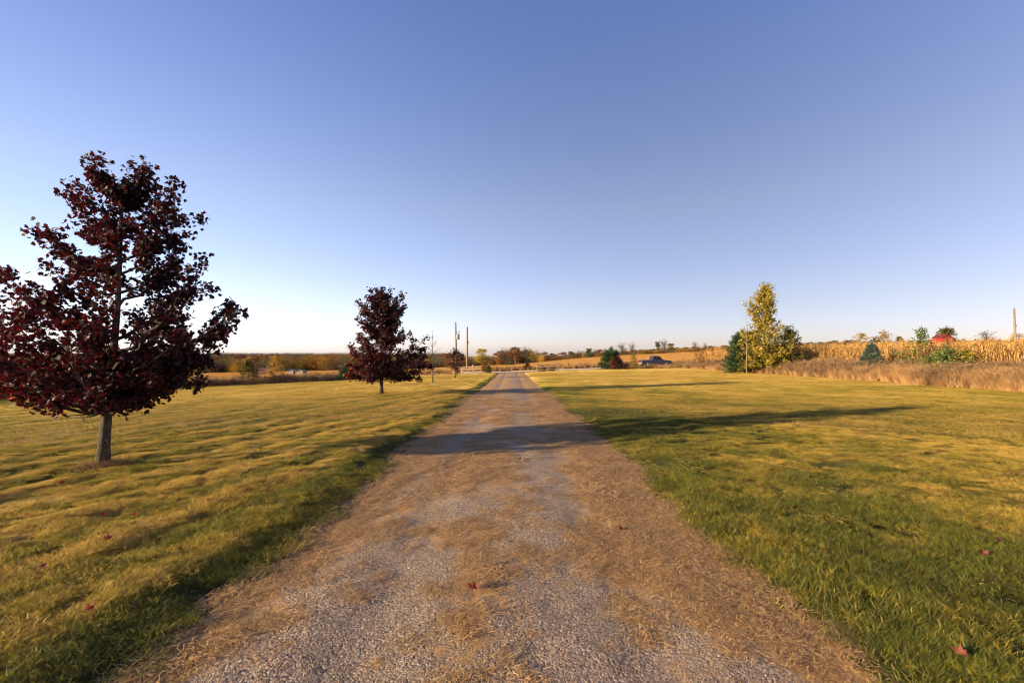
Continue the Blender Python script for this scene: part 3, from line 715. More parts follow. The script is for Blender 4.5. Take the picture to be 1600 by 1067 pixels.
maple('maple_tree', 'second maroon maple down the lawn, dense round crown in the middle distance', on(x2, y2), s2, tips_from(P2, s2, 70, 22), .10, .10, M_MAPLE, ML8, 17, 22, group=LG, subs=(5, 7), twigs=(4, 5), l2k=.7, thin_top=.4, clear=.15)
x3, y3 = pix(676, 598); s3 = (598 - 519) / F * y3
PB = [(.35, .10, .12), (.5, .12, .18), (.7, .08, .22), (.85, .1, .13), (.98, .04, .05)]
maple('bare_tree', 'nearly leafless young tree with thin trunk past the second maple', on(x3, y3), s3, tips_from(PB, s3, 16, 33), .06, .09, M_TWIG, QD, 1, 33, leafless=.8, group='young trees lining the driveway', subs=(3, 4), twigs=(2, 3), lit_left=False)
x4, y4 = pix(711, 591); s4 = (591 - 546) / F * y4
P4 = [(.4, .2, .2), (.55, .32, .38), (.7, .34, .4), (.85, .26, .28), (1.0, .06, .05)]
maple('maple_tree', 'small thin maroon maple in front of the utility pole', on(x4, y4), s4, tips_from(P4, s4, 22, 44), .07, .14, M_MAPLE, ML8, 4, 44, group=LG, subs=(3, 4), twigs=(2, 3))

# --- right side trees along the weed strip
def gx(x, y): return on(x, y)
PY = [(.05, .22, .26), (.2, .24, .30), (.33, .24, .29), (.42, .27, .20), (.50, .22, .17), (.55, .10, .17), (.60, .10, .13), (.66, .13, .08), (.76, .21, .08), (.82, .19, .10), (.88, .09, .11), (.95, .03, .10), (1.0, .0, .05)]
xx, yy = 26.4, 47.5; hy = (593 - 453) / F * yy
maple('yellow_tree', 'tall yellow leaved tree rising above the dry weeds', on(xx, yy), hy, tips_from(PY, hy, 95, 55), .14, .17, M_YELLOW, OV, 7, 55, subs=(5, 7), twigs=(3, 5), lit_left=False, l2k=.62, clear=.03, thin_top=.35)
maple('bush', 'olive green bush leaning on the right foot of the tall yellow tree', on(28.6, 46.8), 4.0, tips_from([(.08, .3, .3), (.4, .36, .3), (.7, .3, .2), (.9, .18, .1), (1, .05, .05)], 4.6, 36, 57), .06, .17, M_OLIVE, OV, 6, 57, subs=(4, 6), twigs=(2, 4), lit_left=False, cat='bush', clear=.05)
def conifer(name, label, loc, H, Rb, mat, seed, layers=16, per=11, tuft=.18, blue=False, lean=0, cat='tree', dens=1.0, gap=0.0, group=None, power=1.0):
    random.seed(seed); g = np.random.default_rng(seed); root = empty(name, loc); tag(root, label, cat, group)
    tb = MB(); tb.tube([(0, 0, -.05), (.01, 0, H * .5), (lean, 0, H)], [H * .022, H * .014, H * .003], 8); tb.build('trunk', M_BARKD, root, True)
    bb = MB(); P = []; D = []
    for i in range(layers):
        t = i / layers; z = H * (.06 + .9 * t); R_ = Rb * (1 - t) ** power * random.uniform(.82, 1.1) + .03 * H
        for j in range(per):
            a = random.random() * 6.28
            if random.random() < gap: continue
            L_ = R_ * random.uniform(.7, 1.1); zt = z + L_ * random.uniform(-.15, .22)
            pts, _ = grow(bb, (lean * t, 0, z), (L_ * math.cos(a), L_ * math.sin(a), zt), H * .004, -.05, .04, 3, 3)
            for q in range(int(9 * dens)):
                tt = .2 + .8 * random.random() ** .8; c = along(pts, tt); w = .22 * L_ * (1.15 - tt) + .02
                P.append((c.x + random.gauss(0, w), c.y + random.gauss(0, w), c.z + random.gauss(0, w * .35)))
                D.append((math.cos(a) + random.gauss(0, .4), math.sin(a) + random.gauss(0, .4), random.gauss(.15, .25)))
    for q in range(12): P.append((lean + random.gauss(0, .02), random.gauss(0, .02), H * random.uniform(.92, 1.0))); D.append((random.gauss(0, .5), random.gauss(0, .5), 1))
    bb.build('branches', M_BARKD, root)['kind'] = 'stuff'
    # needle sprays: each a fan of 5 thin blades
    P = np.array(P); D = np.array(D); D /= np.linalg.norm(D, axis=1)[:, None]; n_ = len(P); V = []; 
    k = 5; s = tuft * (.7 + .6 * g.random(n_))
    up = np.array([0, 0, 1.0]); S_ = np.cross(D, up); S_ /= np.linalg.norm(S_, axis=1)[:, None] + 1e-6; U = np.cross(S_, D)
    for q in range(k):
        an = (q - 2) * .5 + g.normal(0, .15, n_); el = g.normal(.1, .4, n_)
        d = D * np.cos(an)[:, None] + S_ * np.sin(an)[:, None] + U * el[:, None]
        w = np.cross(d, up + g.normal(0, .4, (n_, 3))); w /= np.linalg.norm(w, axis=1)[:, None] + 1e-6
        V += [P - w * (s * .09)[:, None], P + w * (s * .09)[:, None], P + d * s[:, None]]
    VV = np.stack(V, 1).reshape(-1, 3); f = np.arange(n_ * k * 3).reshape(-1, 3)
    rn = np.repeat(np.clip(g.normal(.5, .22, n_), 0, 1), k * 3)
    c = link('crown', mesh_np('crown', VV, f, [mat], {'rnd': rn}), root); c['kind'] = 'stuff'
    return root
conifer('cedar_tree', 'dark green bushy cedar at the left foot of the tall yellow tree', on(25.4, 50.0), 4.6, 2.3, M_NEEDLE, 61, 18, 15, .42, dens=1.2, power=.6)
maple('bush', 'olive green leafy bush overlapping the dark cedar', on(25.5, 48.2), 4.3, tips_from([(.1, .3, .3), (.5, .38, .36), (.8, .3, .3), (1, .1, .1)], 4.3, 26, 62), .06, .2, M_OLIVE, OV, 6, 62, subs=(4, 5), twigs=(2, 4), lit_left=False, cat='bush')
maple('white_trunk_sapling', 'bare sapling with pale slender trunk in front of the cedar', on(24.3, 47.2), 6.6, tips_from([(.4, .12, .12), (.6, .14, .14), (.8, .1, .1), (1, .02, .02)], 6.6, 14, 63), .035, .12, M_TWIG, QD, 1, 63, leafless=.7, subs=(3, 4), twigs=(2, 3), lit_left=False, trunk_mat=M_BARKW, cat='sapling')
conifer('spruce_tree', 'small pale blue spruce standing among the brown weeds', on(*col_at(1362, 36.0)), hgt(536, 36) - gz(*col_at(1362, 36)), 1.5, M_BLUE, 64, 22, 13, .2, dens=1.4)
xg, yg = col_at(1440, 33.5); hg = hgt(511, yg) - gz(xg, yg)
maple('green_sapling', 'green leafy sapling with open top in front of the corn', on(xg, yg), hg, tips_from([(.25, .4, .4), (.4, .42, .5), (.58, .38, .55), (.68, .22, .4), (.75, .12, .1), (.85, .05, .05), (.92, .08, .08), (1, .02, .02)], hg, 34, 65), .06, .12, M_GREENLEAF, OV, 7, 65, subs=(3, 5), twigs=(3, 4), lit_left=False, cat='tree', l2k=.9, thin_top=.75, fill=.7)
xg, yg = col_at(1478, 31)
maple('shrub', 'low dark green shrub at the corn edge beside the green sapling', on(xg, yg), 2.0, tips_from([(.3, .5, .6), (.6, .6, .7), (.9, .4, .4), (1, .2, .2)], 2.0, 22, 66), .04, .14, M_GREENLEAF, OV, 8, 66, subs=(3, 4), twigs=(2, 3), lit_left=False, cat='shrub')
xg, yg = col_at(1512, 30.5)
maple('shrub', 'low yellow green shrub at the corn edge under the red barn', on(xg, yg), 1.9, tips_from([(.3, .4, .5), (.6, .5, .6), (.9, .4, .4), (1, .2, .2)], 1.9, 18, 67), .04, .13, M_YELLOW, OV, 7, 67, subs=(3, 4), twigs=(2, 3), lit_left=False, cat='shrub')
xg, yg = col_at(955, 74)
conifer('pine_tree', 'dark flat topped pine between the road fence and the pickup', on(xg, yg), hgt(545, yg) - gz(xg, yg), 2.0, M_NEEDLE, 68, 9, 12, .6, dens=1.3, gap=.25, power=.45)
xg, yg = col_at(963, 71)
maple('shrub', 'small dark red shrub at the foot of the roadside pine', on(xg, yg), 1.9, tips_from([(.2, .5, .5), (.7, .5, .5), (1, .2, .2)], 1.9, 14, 69), .03, .2, M_MAPLE, OV, 6, 69, subs=(2, 3), twigs=(2, 3), cat='shrub')
xg, yg = col_at(990, 70)
maple('yellow_sapling', 'thin yellow green sapling behind the pickup tail', on(xg, yg), 2.6, tips_from([(.2, .2, .2), (.6, .25, .25), (1, .08, .08)], 2.6, 16, 70), .04, .17, M_OLIVE, OV, 4, 70, subs=(2, 3), twigs=(2, 3), lit_left=False, cat='sapling')
xg, yg = col_at(1093, 62)
maple('yellow_sapling', 'sparse reddish sapling in the weeds beyond the pickup', on(xg, yg), 3.1, tips_from([(.4, .2, .2), (.7, .35, .35), (1, .2, .2)], 3.1, 14, 71), .04, .16, M_RUSSET, OV, 3, 71, subs=(2, 3), twigs=(2, 3), lit_left=False, cat='sapling')
# --- left side saplings past the lawn
for (px, pb, pt, m_, nm, lb, sd) in ((387, 601, 562, M_OLIVE, 'green_tree', 'small rounded green tree on the left lawn edge', 72), (430, 597, 557, M_GOLDLEAF, 'orange_tree', 'small orange gold tree on the left lawn edge', 73)):
    xg, yg = pix(px, pb); h_ = (pb - pt) / F * yg
    maple(nm, lb, on(xg, yg), h_, tips_from([(.2, .22, .22), (.4, .36, .34), (.65, .3, .3), (.85, .18, .18), (1, .03, .03)], h_, 28, sd), .05, .17, m_, OV, 5, sd, subs=(3, 4), twigs=(2, 4), lit_left=False, trunk_mat=M_BARKW if sd == 73 else None, group='small trees on the left lawn edge')
xg, yg = pix(546, 594); conifer('pine_tree', 'low spreading green pine left of the second maple', on(xg, yg), (594 - 568) / F * yg, 1.5, M_NEEDLE, 74, 8, 11, .45, dens=1.2, gap=.2, power=.5)
xg, yg = pix(20, 618); conifer('pine_tree', 'dark little pine behind the big maple crown', on(xg - .8, yg), 2.0, 1.1, M_NEEDLE, 75, 9, 10, .3, dens=1.2, gap=.2, power=.6)

# --- distant trees: a few variants, copied as individuals
def far_variant(kind, seed):
    g = np.random.default_rng(seed); random.seed(seed)
    root = empty('far_tree'); bb = MB()
    bb.tube([(0, 0, -.3), (0, 0, .3), (.02, .01, .75)], [.022, .018, .006], 5)
    P = []
    bare = kind == 'bare'
    for i in range(22 if bare else 14):
        a = random.random() * 6.28; z0 = random.uniform(.12, .6); L_ = random.uniform(.25, .45); el = random.uniform(.5, 1.25)
        p1 = (L_ * math.cos(a) * math.cos(el), L_ * math.sin(a) * math.cos(el), z0 + L_ * math.sin(el))
        pts, _ = grow(bb, (0, 0, z0), p1, .008, 0, .08, 3, 3)
        if bare:
            for q in range(12):
                c = along(pts, random.uniform(.3, 1)); e = c + Vector((random.gauss(0, .06), random.gauss(0, .06), random.uniform(.0, .13)))
                bb.tube([c, e], [.0032, .0016], 3, False, random.random())
    mats = {'bare': M_TWIG, 'pale': M_PALE, 'russet': M_RUSSET, 'olive': M_OLIVE, 'gold': M_GOLDLEAF, 'ever': M_NEEDLE, 'yellow': M_YELLOW}
    lm = mats[kind]
    bm_ = bb.mesh('trunk', [M_TWIG if bare else M_BARKD])
    link('trunk', bm_, root)
    n_ = 260 if bare else 620 if kind == 'pale' else 1100
    # leaf clumps around a handful of lobes
    nl = 16; la = g.random(nl) * 6.28; lz = .28 + .62 * g.random(nl); lr = np.sqrt(g.random(nl)) * .27 * np.sin(np.clip((lz - .1) / .95, 0, 1) * np.pi) ** .6
    if kind == 'ever': lz = np.linspace(.1, .95, nl); lr = .18 * (1 - lz)
    ctr = np.stack([lr * np.cos(la), lr * np.sin(la), lz], 1); pick = g.integers(0, nl, n_)
    P = ctr[pick] + g.normal(0, .055, (n_, 3)) * np.array([1, 1, .9])
    rn = np.clip(.5 + (g.random(nl)[pick] - .5) * .5 + g.normal(0, .15, n_), 0, 1)
    c = link('crown', leaf_mesh('crown', P, .05 if not bare else .03, QD, lm, rn, seed, flat=.3), root)
    c['kind'] = 'stuff'
    return root
VAR = {}
for k, c_ in (('bare', 3), ('russet', 2), ('olive', 2), ('gold', 1), ('ever', 1), ('yellow', 1), ('pale', 2)):
    VAR[k] = [far_variant(k, 500 + 10 * i + hash(k[0]) % 1 + ord(k[0])) for i in range(c_)]
USED = set()
DESC = {'pale': 'pale leaved tree', 'bare': 'grey brown leafless tree', 'russet': 'rusty brown leaved tree', 'olive': 'olive green tree', 'gold': 'golden leaved tree', 'ever': 'dark evergreen tree', 'yellow': 'yellow green tree'}
NM = {'pale': 'pale_tree', 'bare': 'bare_tree', 'russet': 'russet_tree', 'olive': 'olive_tree', 'gold': 'golden_tree', 'ever': 'evergreen_tree', 'yellow': 'yellow_tree'}
ZONES = [(0, 'behind the left half of the big maple crown'), (165, 'behind the right half of the big maple crown'), (330, 'in the left wood between the two big maples'), (560, 'behind the second maple and the thin bare tree'), (690, 'behind the utility poles'), (770, 'in the grove beyond the driveway end'), (880, 'behind the gold field left of the roadside pine'), (960, 'on the crest of the gold field above the pickup'), (1050, 'on the crest of the gold field right of the pickup'), (1120, 'on the skyline behind the cedar and yellow tree'), (1262, 'in the low hedge above the corn, before the blue spruce'), (1400, 'in the low hedge behind the green sapling'), (1500, 'in the low hedge just right of the red barn'), (1555, 'in the low hedge round the far right pole')]
def far_tree(kind, x, y, h, label=None, group='trees of the distant tree line', wide=1.0, where='in the distant tree line'):
    v = random.choice(VAR[kind])
    if v.name not in USED: USED.add(v.name); o = v
    else: o = copy_tree(v)
    o.name = NM[kind]
    if v is o: pass
    o.location = (x, y, float(smooth_base(x, y)) - .1); w = h * wide * random.uniform(.85, 1.15)
    o.scale = (w, w, h); o.rotation_euler = (0, 0, random.random() * 6.28)
    tag(o, label or (DESC[kind] + ' ' + where), 'tree', group)
    return o
BX = [0, 330, 560, 640, 700, 800, 870, 950, 1000, 1140, 1280, 1420, 1600, 1750]
BY = [582, 578.5, 576.5, 575, 572.5, 568, 562.5, 556.5, 553.5, 545.5, 540, 537, 535, 533]
TX = [0, 330, 420, 520, 560, 620, 690, 730, 775, 790, 830, 850, 870, 900, 960, 1000, 1100, 1130, 1150, 1200, 1280, 1420, 1600, 1750]
TY = [556, 557, 556, 553, 553, 553, 552, 554, 550, 542, 541, 548, 552, 546, 543, 546, 546, 541, 539, 535, 532, 530, 529, 528]
random.seed(99)
px = -60.0; cnt = 0
while px < 1700:
    pb = np.interp(px, BX, BY); x_, y_ = pix(px, pb)
    if y_ > 330 or y_ < 120: x_, y_ = col_at(px, 285)
    y_ = min(max(y_, 190), 300); x_ = (px - 800) / F * y_
    y_ += random.uniform(-6, 14)
    z = float(smooth_base(x_, y_)); top = hgt(np.interp(px, TX, TY), y_)
    h = max(3.0, (top - z) * random.uniform(.72, 1.12))
    if px < 560: kd = random.choices(['russet', 'olive', 'gold', 'bare', 'ever', 'yellow'], [36, 22, 22, 6, 6, 8])[0]
    elif px < 1000: kd = random.choices(['bare', 'russet', 'olive', 'ever'], [58, 22, 16, 4])[0]
    else: kd = random.choices(['bare', 'russet', 'olive', 'ever'], [35, 35, 24, 6])[0]
    far_tree(kd, x_, y_, h, wide=1.15 if h > 6 else 1.7, label=('tall ' if h > 10 else 'low ' if h < 5 else '') + DESC[kd] + ' ' + [w for p, w in ZONES if px >= p or p == 0][-1])
    px += random.uniform(4.5, 8.5) * (1.0 if px < 1000 else .95); cnt += 1
print('front far trees', cnt)
# named singles above the line
for (px, pt, kd, lb, w) in ((752, 542, 'yellow', 'bright yellow green tree right of the utility poles in the tree line', 1.0), (972, 532, 'bare', 'tall bare tree, left one of a pair above the brown tree line', 1.2), (988, 531, 'bare', 'tall bare tree, right one of a pair above the brown tree line', .9),
                        (1027, 533, 'olive', 'pale olive tree standing out left above the hedge behind the pickup', .8), (1038, 527, 'bare', 'tallest bare tree behind the gold field above the pickup', 1.0), (1048, 535, 'olive', 'broad olive tree beside the tallest bare tree above the pickup', 1.3),
                        (1086, 531, 'bare', 'thin bare tree over the middle of the gold field', .9), (1102, 534, 'bare', 'bare tree nearest the cedar over the gold field', 1.0), (788, 541, 'bare', 'broad grey crowned bare tree left end of the middle grove', 1.2), (806, 541, 'russet', 'rounded brown tree in the middle grove beyond the driveway end', 1.2), (822, 540, 'bare', 'rounded leafless tree on the right of the middle grove', 1.3)):
    d = 255; x_, y_ = col_at(px, d); z = float(smooth_base(x_, y_)); far_tree(kd, x_, y_, hgt(pt, d) - z, lb, wide=w, group=None)
for (px, pt, lb, w, kd) in ((1320, 515, 'pale tan spreading tree, leftmost on the right hedgerow', 1.7, 'pale'), (1343, 518, 'pale tan spreading tree second on the right hedgerow', 1.5, 'pale'), (1380, 514, 'widest pale tan tree behind the blue spruce', 1.9, 'pale'), (1480, 511, 'green bushy tree directly behind the red barn', 1.5, 'olive'),
                        (1543, 515, 'thin bare tree between the red barn and the far right pole', 1.5, 'bare'), (1592, 519, 'low pale tree at the foot of the far right pole', 1.4, 'pale'), (1405, 525, 'low rounded tree on the hedgerow before the green sapling', 1.3, 'olive')):
    d = 235; x_, y_ = col_at(px, d); z = float(smooth_base(x_, y_)); far_tree(kd, x_, y_, hgt(pt, d) - z, lb, wide=w, group=None)
for k in VAR:
    for v in VAR[k]:
        if v.name not in [o.name for o in bpy.data.objects if o.get('label')]: 
            pass
for k in VAR:
    for v in VAR[k]:
        if not v.get('label'):
            for c in list(v.children): bpy.data.objects.remove(c)
            bpy.data.objects.remove(v)

# --- wood mass behind the tree line and hedge scrub: clumps in one stuff object each
def clump_src(mat, seed, nm):
    g = np.random.default_rng(seed); n_ = 800; P = g.normal(0, 1, (n_, 3)) * np.array([.30, .30, .24]) + [0, 0, .5]
    return source(nm, leaf_mesh(nm, P, .06, QD, mat, np.clip(g.normal(.5, .22, n_), 0, 1), seed, flat=.3))
def wood(name, label, pts, hs, ws, mats_, w, cat):
    S = [clump_src(m_, 700 + i, '%s_clump%d' % (name, i)) for i, m_ in enumerate(mats_)]
    n_ = len(pts); idx = rng.choice(len(mats_), n_, p=np.array(w) / sum(w)); idx.sort() if False else None
    rot = np.zeros((n_, 3)); rot[:, 2] = rng.random(n_) * 6.28
    tag(scatter(name, pts, rot, np.stack([ws, ws, hs], 1), idx, S), label, cat)
def wood_line(px0, px1, n_, d0, d1, topoff, wmul):
    px = rng.uniform(px0, px1, n_); d = rng.uniform(d0, d1, n_); x = (px - 800) / F * d; z = smooth_base(x, d)
    top = 1.6 + d * (550.5 - (np.interp(px, TX, TY) + topoff)) / F
    h = np.maximum(2.5, (top - z) * rng.uniform(.6, 1.0, n_)); return np.stack([x, d, z - .3], 1), h, np.maximum(4, h * wmul)
A = wood_line(-80, 640, 700, 262, 330, 0.5, .9); B = wood_line(620, 1020, 300, 275, 330, 4, .8); C_ = wood_line(1000, 1720, 520, 262, 310, 2.5, 1.1)
wood('distant_wood', 'autumn brown wood closing the fields behind the nearest trees', np.concatenate([A[0], B[0], C_[0]]), np.concatenate([A[1], B[1], C_[1]]), np.concatenate([A[2], B[2], C_[2]]), [M_RUSSET, M_OLIVE, M_TWIG, M_GOLDLEAF, M_NEEDLE], [34, 22, 26, 10, 6], 'wood')
n_ = 800; px_ = rng.uniform(-300, 720, n_); d = rng.uniform(1150, 1400, n_); x = (px_ - 800) / F * d; z = smooth_base(x, d); top = 1.6 + d * (550.5 - 552.5) / F
hh = (top - z) * rng.uniform(.85, 1.05, n_)
wood('far_ridge_wood', 'dark wooded ridge on the left skyline', np.stack([x, d, z], 1), hh * 1.05, np.full(n_, 26.0), [M_FARWOOD], [1], 'wood')

# ------------------------------------------------------------------ corn, weeds
def corn_src(seed):
    g = random.Random(seed); mb = MB(); H = 2.35 * g.uniform(.92, 1.08)
    mb.tube([(0, 0, 0), (g.gauss(0, .03), g.gauss(0, .03), H * .6), (g.gauss(0, .08), g.gauss(0, .08), H)], [.014, .011, .004], 4, False, .6)
    for i in range(11):
        z0 = .25 + (H - .5) * i / 10; a = g.random() * 6.28; L_ = g.uniform(.45, .8); r = g.random(); up = g.uniform(.1, .5); w = g.uniform(.03, .05)
        c, s = math.cos(a), math.sin(a); V = []
        for t in (0, .3, .6, 1.0):
            d = L_ * (t - .25 * t * t) * .8; z = z0 + up * L_ * math.sin(t * 2.2) - .75 * L_ * t * t; ww = w * (1 - .8 * t) * (1 if t else .6); tw = t * g.uniform(-1, 1)
            for sg in (-1, 1): V.append((c * d - s * sg * ww * math.cos(tw), s * d + c * sg * ww * math.cos(tw), z + sg * ww * math.sin(tw)))
        mb.add(V, (), [(0, 1, 3, 2), (2, 3, 5, 4), (4, 5, 7, 6)], r)
    for i in range(5):
        a = i * 1.26; mb.add([(0, 0, H - .05), (.015, 0, H - .05), (.13 * math.cos(a), .13 * math.sin(a), H + g.uniform(.1, .22))], [(0, 1, 2)], (), .8)
    mb.tube([(.03, 0, H * .45), (.1, .02, H * .52), (.13, .03, H * .42)], [.02, .035, .012], 4, True, .9)
    return source('corn_%d' % seed, mb.mesh('corn_%d' % seed, [M_CORN]))
S = [corn_src(i) for i in range(5)]
rows = np.arange(31.2, 150, .76); P = []
for i, rx in enumerate(rows):
    st = .24 if i < 14 else .34 if i < 40 else .6
    y0 = max(12, rx * .62)
    yy = np.arange(y0, 76 + 0 * rx, st); yy = yy + rng.normal(0, .05, len(yy)); xx = rx + rng.normal(0, .07, len(yy))
    m = (yy < road_c(xx) - 6) & (yy > xx * .72 - 1)
    P.append(np.stack([xx[m], yy[m]], 1))
P = np.concatenate(P); n_ = len(P); print('corn', n_)
rot = np.stack([rng.normal(0, .08, n_), rng.normal(0, .08, n_), rng.random(n_) * 6.28], 1); sc = rng.uniform(.88, 1.12, n_)
tag(scatter('corn_field', np.stack([P[:, 0], P[:, 1], ground_z(P[:, 0], P[:, 1])], 1), rot, np.stack([sc * 1.1, sc * 1.1, sc], 1), rng.integers(0, 5, n_), S), 'dry golden standing corn behind the weed strip', 'corn field')

def weeds():
    S = []
    for k in range(3): S.append(blades(130, .5, .95, .013, .14, .45, 800 + k, M_WEED, 'weed_a%d' % k, circ=True, segs=3, hv=.35))
    for k in range(3):
        # stalks with seed heads
        mb = MB(); g = random.Random(810 + k)
        for i in range(16):
            bx, by = g.gauss(0, .16), g.gauss(0, .16); h = g.uniform(.8, 1.35); lx, ly = g.gauss(0, .12), g.gauss(0, .12); r = g.random()
            mb.tube([(bx, by, 0), (bx + lx * .4, by + ly * .4, h * .5), (bx + lx, by + ly, h)], [.006, .005, .003], 3, False, r * .6)
            for j in range(9):
                a = g.random() * 6.28; z = h * g.uniform(.45, 1.02); t = z / h; px_, py_ = bx + lx * t, by + ly * t; L_ = g.uniform(.06, .16)
                mb.add([(px_, py_, z), (px_ + .02 * math.cos(a + 1.5), py_ + .02 * math.sin(a + 1.5), z + .03), (px_ + L_ * math.cos(a), py_ + L_ * math.sin(a), z + g.uniform(-.03, .12))], [(0, 1, 2)], (), r)
        S.append(source('weed_b%d' % k, mb.mesh('weed_b%d' % k, [M_WEED2])))
    S.append(blades(120, .6, .45, .012, .4, .5, 820, M_WEED, 'weed_c0', circ=True, segs=2))
    P = []; ID = []; SC = []
    def strip(n_, fx, fy, hs, pa=.6, low=0.0):
        t = rng.random(n_); w = rng.random(n_); x = fx(t, w); y = fy(t, w)
        g = fbm(x * .3, y * .3, 95); P.append(np.stack([x, y], 1)); r = rng.random(n_)
        ID.append(np.where(rng.random(n_) < low, 6, np.where(r < np.clip(pa + .12 + (g - .5) * 1.6, .15, .97), rng.integers(0, 3, n_), rng.integers(3, 6, n_))))
        SC.append(hs * rng.uniform(.75, 1.2, n_) * (.8 + .45 * g) * np.clip(.55 + w * 2.2, .5, 1.0))
    wob = lambda t: (fbm(t * 14, t * 0 + 2, 96) - .5) * 1.6
    strip(9500, lambda t, w: 25.9 + wob(t) + w * 5.3, lambda t, w: 14 + 62 * t ** 1.25, .92)
    # along both sides of the road, past the driveway end
    strip(3600, lambda t, w: -150 + 300 * t, lambda t, w: 85.2 + ROAD_SLOPE * (-150 + 300 * t) + w * 3.5, .72, .5)
    strip(900, lambda t, w: 17 + 11 * t, lambda t, w: 72 + w * 4 - 3 * t, .62, .6)
    strip(700, lambda t, w: -60 + 52 * t, lambda t, w: road_c(-60 + 52 * t) - 5.2 - w * 1.2, .45, .4, .6)
    # left, past the lawn
    def lx(t, w): return left_edge(16 + 52 * t) - 4.5 - w * 4.5
    strip(4200, lx, lambda t, w: 16 + 52 * t, .72, .55, .3)
    # at fence feet and at the truck's side
    P_ = np.concatenate(P); ID_ = np.concatenate(ID); SC_ = np.concatenate(SC)
    SC_ = SC_ * np.where((P_[:, 0] > 20) & (P_[:, 1] > 50) & (P_[:, 1] < 80), .72, 1)
    rd = np.abs(P_[:, 1] - road_c(P_[:, 0])); m = rd > 3.9; m &= ~((np.abs(P_[:, 0]) < 5.5) & (P_[:, 1] < 79) & (P_[:, 1] > 60))
    P_ = P_[m]; ID_ = ID_[m]; SC_ = SC_[m]; n_ = len(P_)
    rot = np.stack([rng.normal(0, .1, n_), rng.normal(.08, .1, n_), rng.random(n_) * 6.28], 1)
    tag(scatter('dry_weeds', np.stack([P_[:, 0], P_[:, 1], ground_z(P_[:, 0], P_[:, 1])], 1), rot, np.stack([SC_ * 1.1, SC_ * 1.1, SC_], 1), ID_, S), 'tall brown dry weeds and grasses bordering lawn, road and corn', 'weeds')
weeds()
# gold stubble rows in the far fields
def stubble():
    S = [blades(90, 2.6, .4, .05, .35, .4, 850 + k, M_CORN, 'stub_%d' % k, segs=1) for k in range(2)]
    n_ = 26000; px_ = rng.uniform(-120, 1700, n_); d = 88 + 190 * rng.random(n_) ** 1.3; x = (px_ - 800) / F * d
    m = (d > road_c(x) + 9); x = x[m]; d = d[m]
    x2_ = -rng.uniform(15, 140, 9000); d2 = rng.uniform(15, 74, 9000); m = (beyond_left(x2_, d2) > 9) & (np.abs(x2_) < d2 * 1.35 + 3) & (d2 < road_c(x2_) - 7)
    x = np.concatenate([x, x2_[m]]); d = np.concatenate([d, d2[m]]); n_ = len(x)
    rot = np.zeros((n_, 3)); rot[:, 2] = rng.random(n_) * 6.28; s = rng.uniform(.7, 1.2, n_)
    tag(scatter('field_stubble', np.stack([x, d, smooth_base(x, d)], 1), rot, np.stack([s, s, s], 1), rng.integers(0, 2, n_), S), 'golden crop stubble covering the far fields', 'stubble')
stubble()

# ------------------------------------------------------------------ built things
def pole(px, pb, pt, label, transformer, dist=None, group='utility poles by the road', lean=.0, arm=False):
    if dist is None: x_, y_ = pix(px, pb)
    else: x_, y_ = col_at(px, dist)
    z = gz(x_, y_); H = hgt(pt, y_) - z; root = empty('utility_pole', (x_, y_, z)); tag(root, label, 'utility pole', group)
    k = y_ / 75
    mb = MB(); mb.tube([(0, 0, -.2), (lean * .5, 0, H * .5), (lean, 0, H)], [.19 * k, .155 * k, .12 * k], 12); mb.build('shaft', M_POLE, root, True)
    if transformer:
        t = MB(); zc = H * .73; t.tube([(lean + .34, -.05, zc - .42), (lean + .34, -.05, zc - .38), (lean + .34, -.05, zc + .32), (lean + .34, -.05, zc + .4)], [.2, .24, .24, .17], 14)
        tr = t.build('transformer', M_METAL, root, True)
        b = MB(); b.tube([(lean + .34, -.05, zc + .4), (lean + .34, -.05, zc + .62)], [.04, .03], 8); b.build('bushing', M_METAL, tr)
        b = MB(); b.box((lean + .2, 0, zc + .2), (.2, .08, .06)); b.box((lean + .2, 0, zc - .25), (.2, .08, .06)); b.build('bracket', M_METAL, root)
        b = MB(); b.tube([(lean + .1, 0, H * .82), (lean + .5, 0, H * .83)], [.025, .025], 6); b.tube([(lean + .5, 0, H * .80), (lean + .5, 0, H * .86)], [.05, .05], 8); b.build('insulator_arm', M_METAL, root)
    else:
        b = MB(); b.tube([(lean, 0, H * .66), (lean + .35 * k, 0, H * .68)], [.025 * k, .025 * k], 6); b.box((lean + .17 * k, 0, H * .66), (.16 * k, .14 * k, .4 * k)); b.build('bracket', M_METAL, root)
    b = MB(); b.tube([(lean, 0, H), (lean, 0, H + .14 * k)], [.03 * k, .05 * k], 8); b.build('insulator', M_METAL, root)
    return root
pole(713, 585.5, 504, 'tall utility pole carrying a grey transformer left of the driveway end', True, lean=-.12)
pole(730, 578, 511, 'slimmer utility pole right of the transformer pole across the road', False, dist=86)
pole(1587, 540, 481, 'lone pale pole above the corn at the far right', False, dist=62, group=None, lean=-.08)

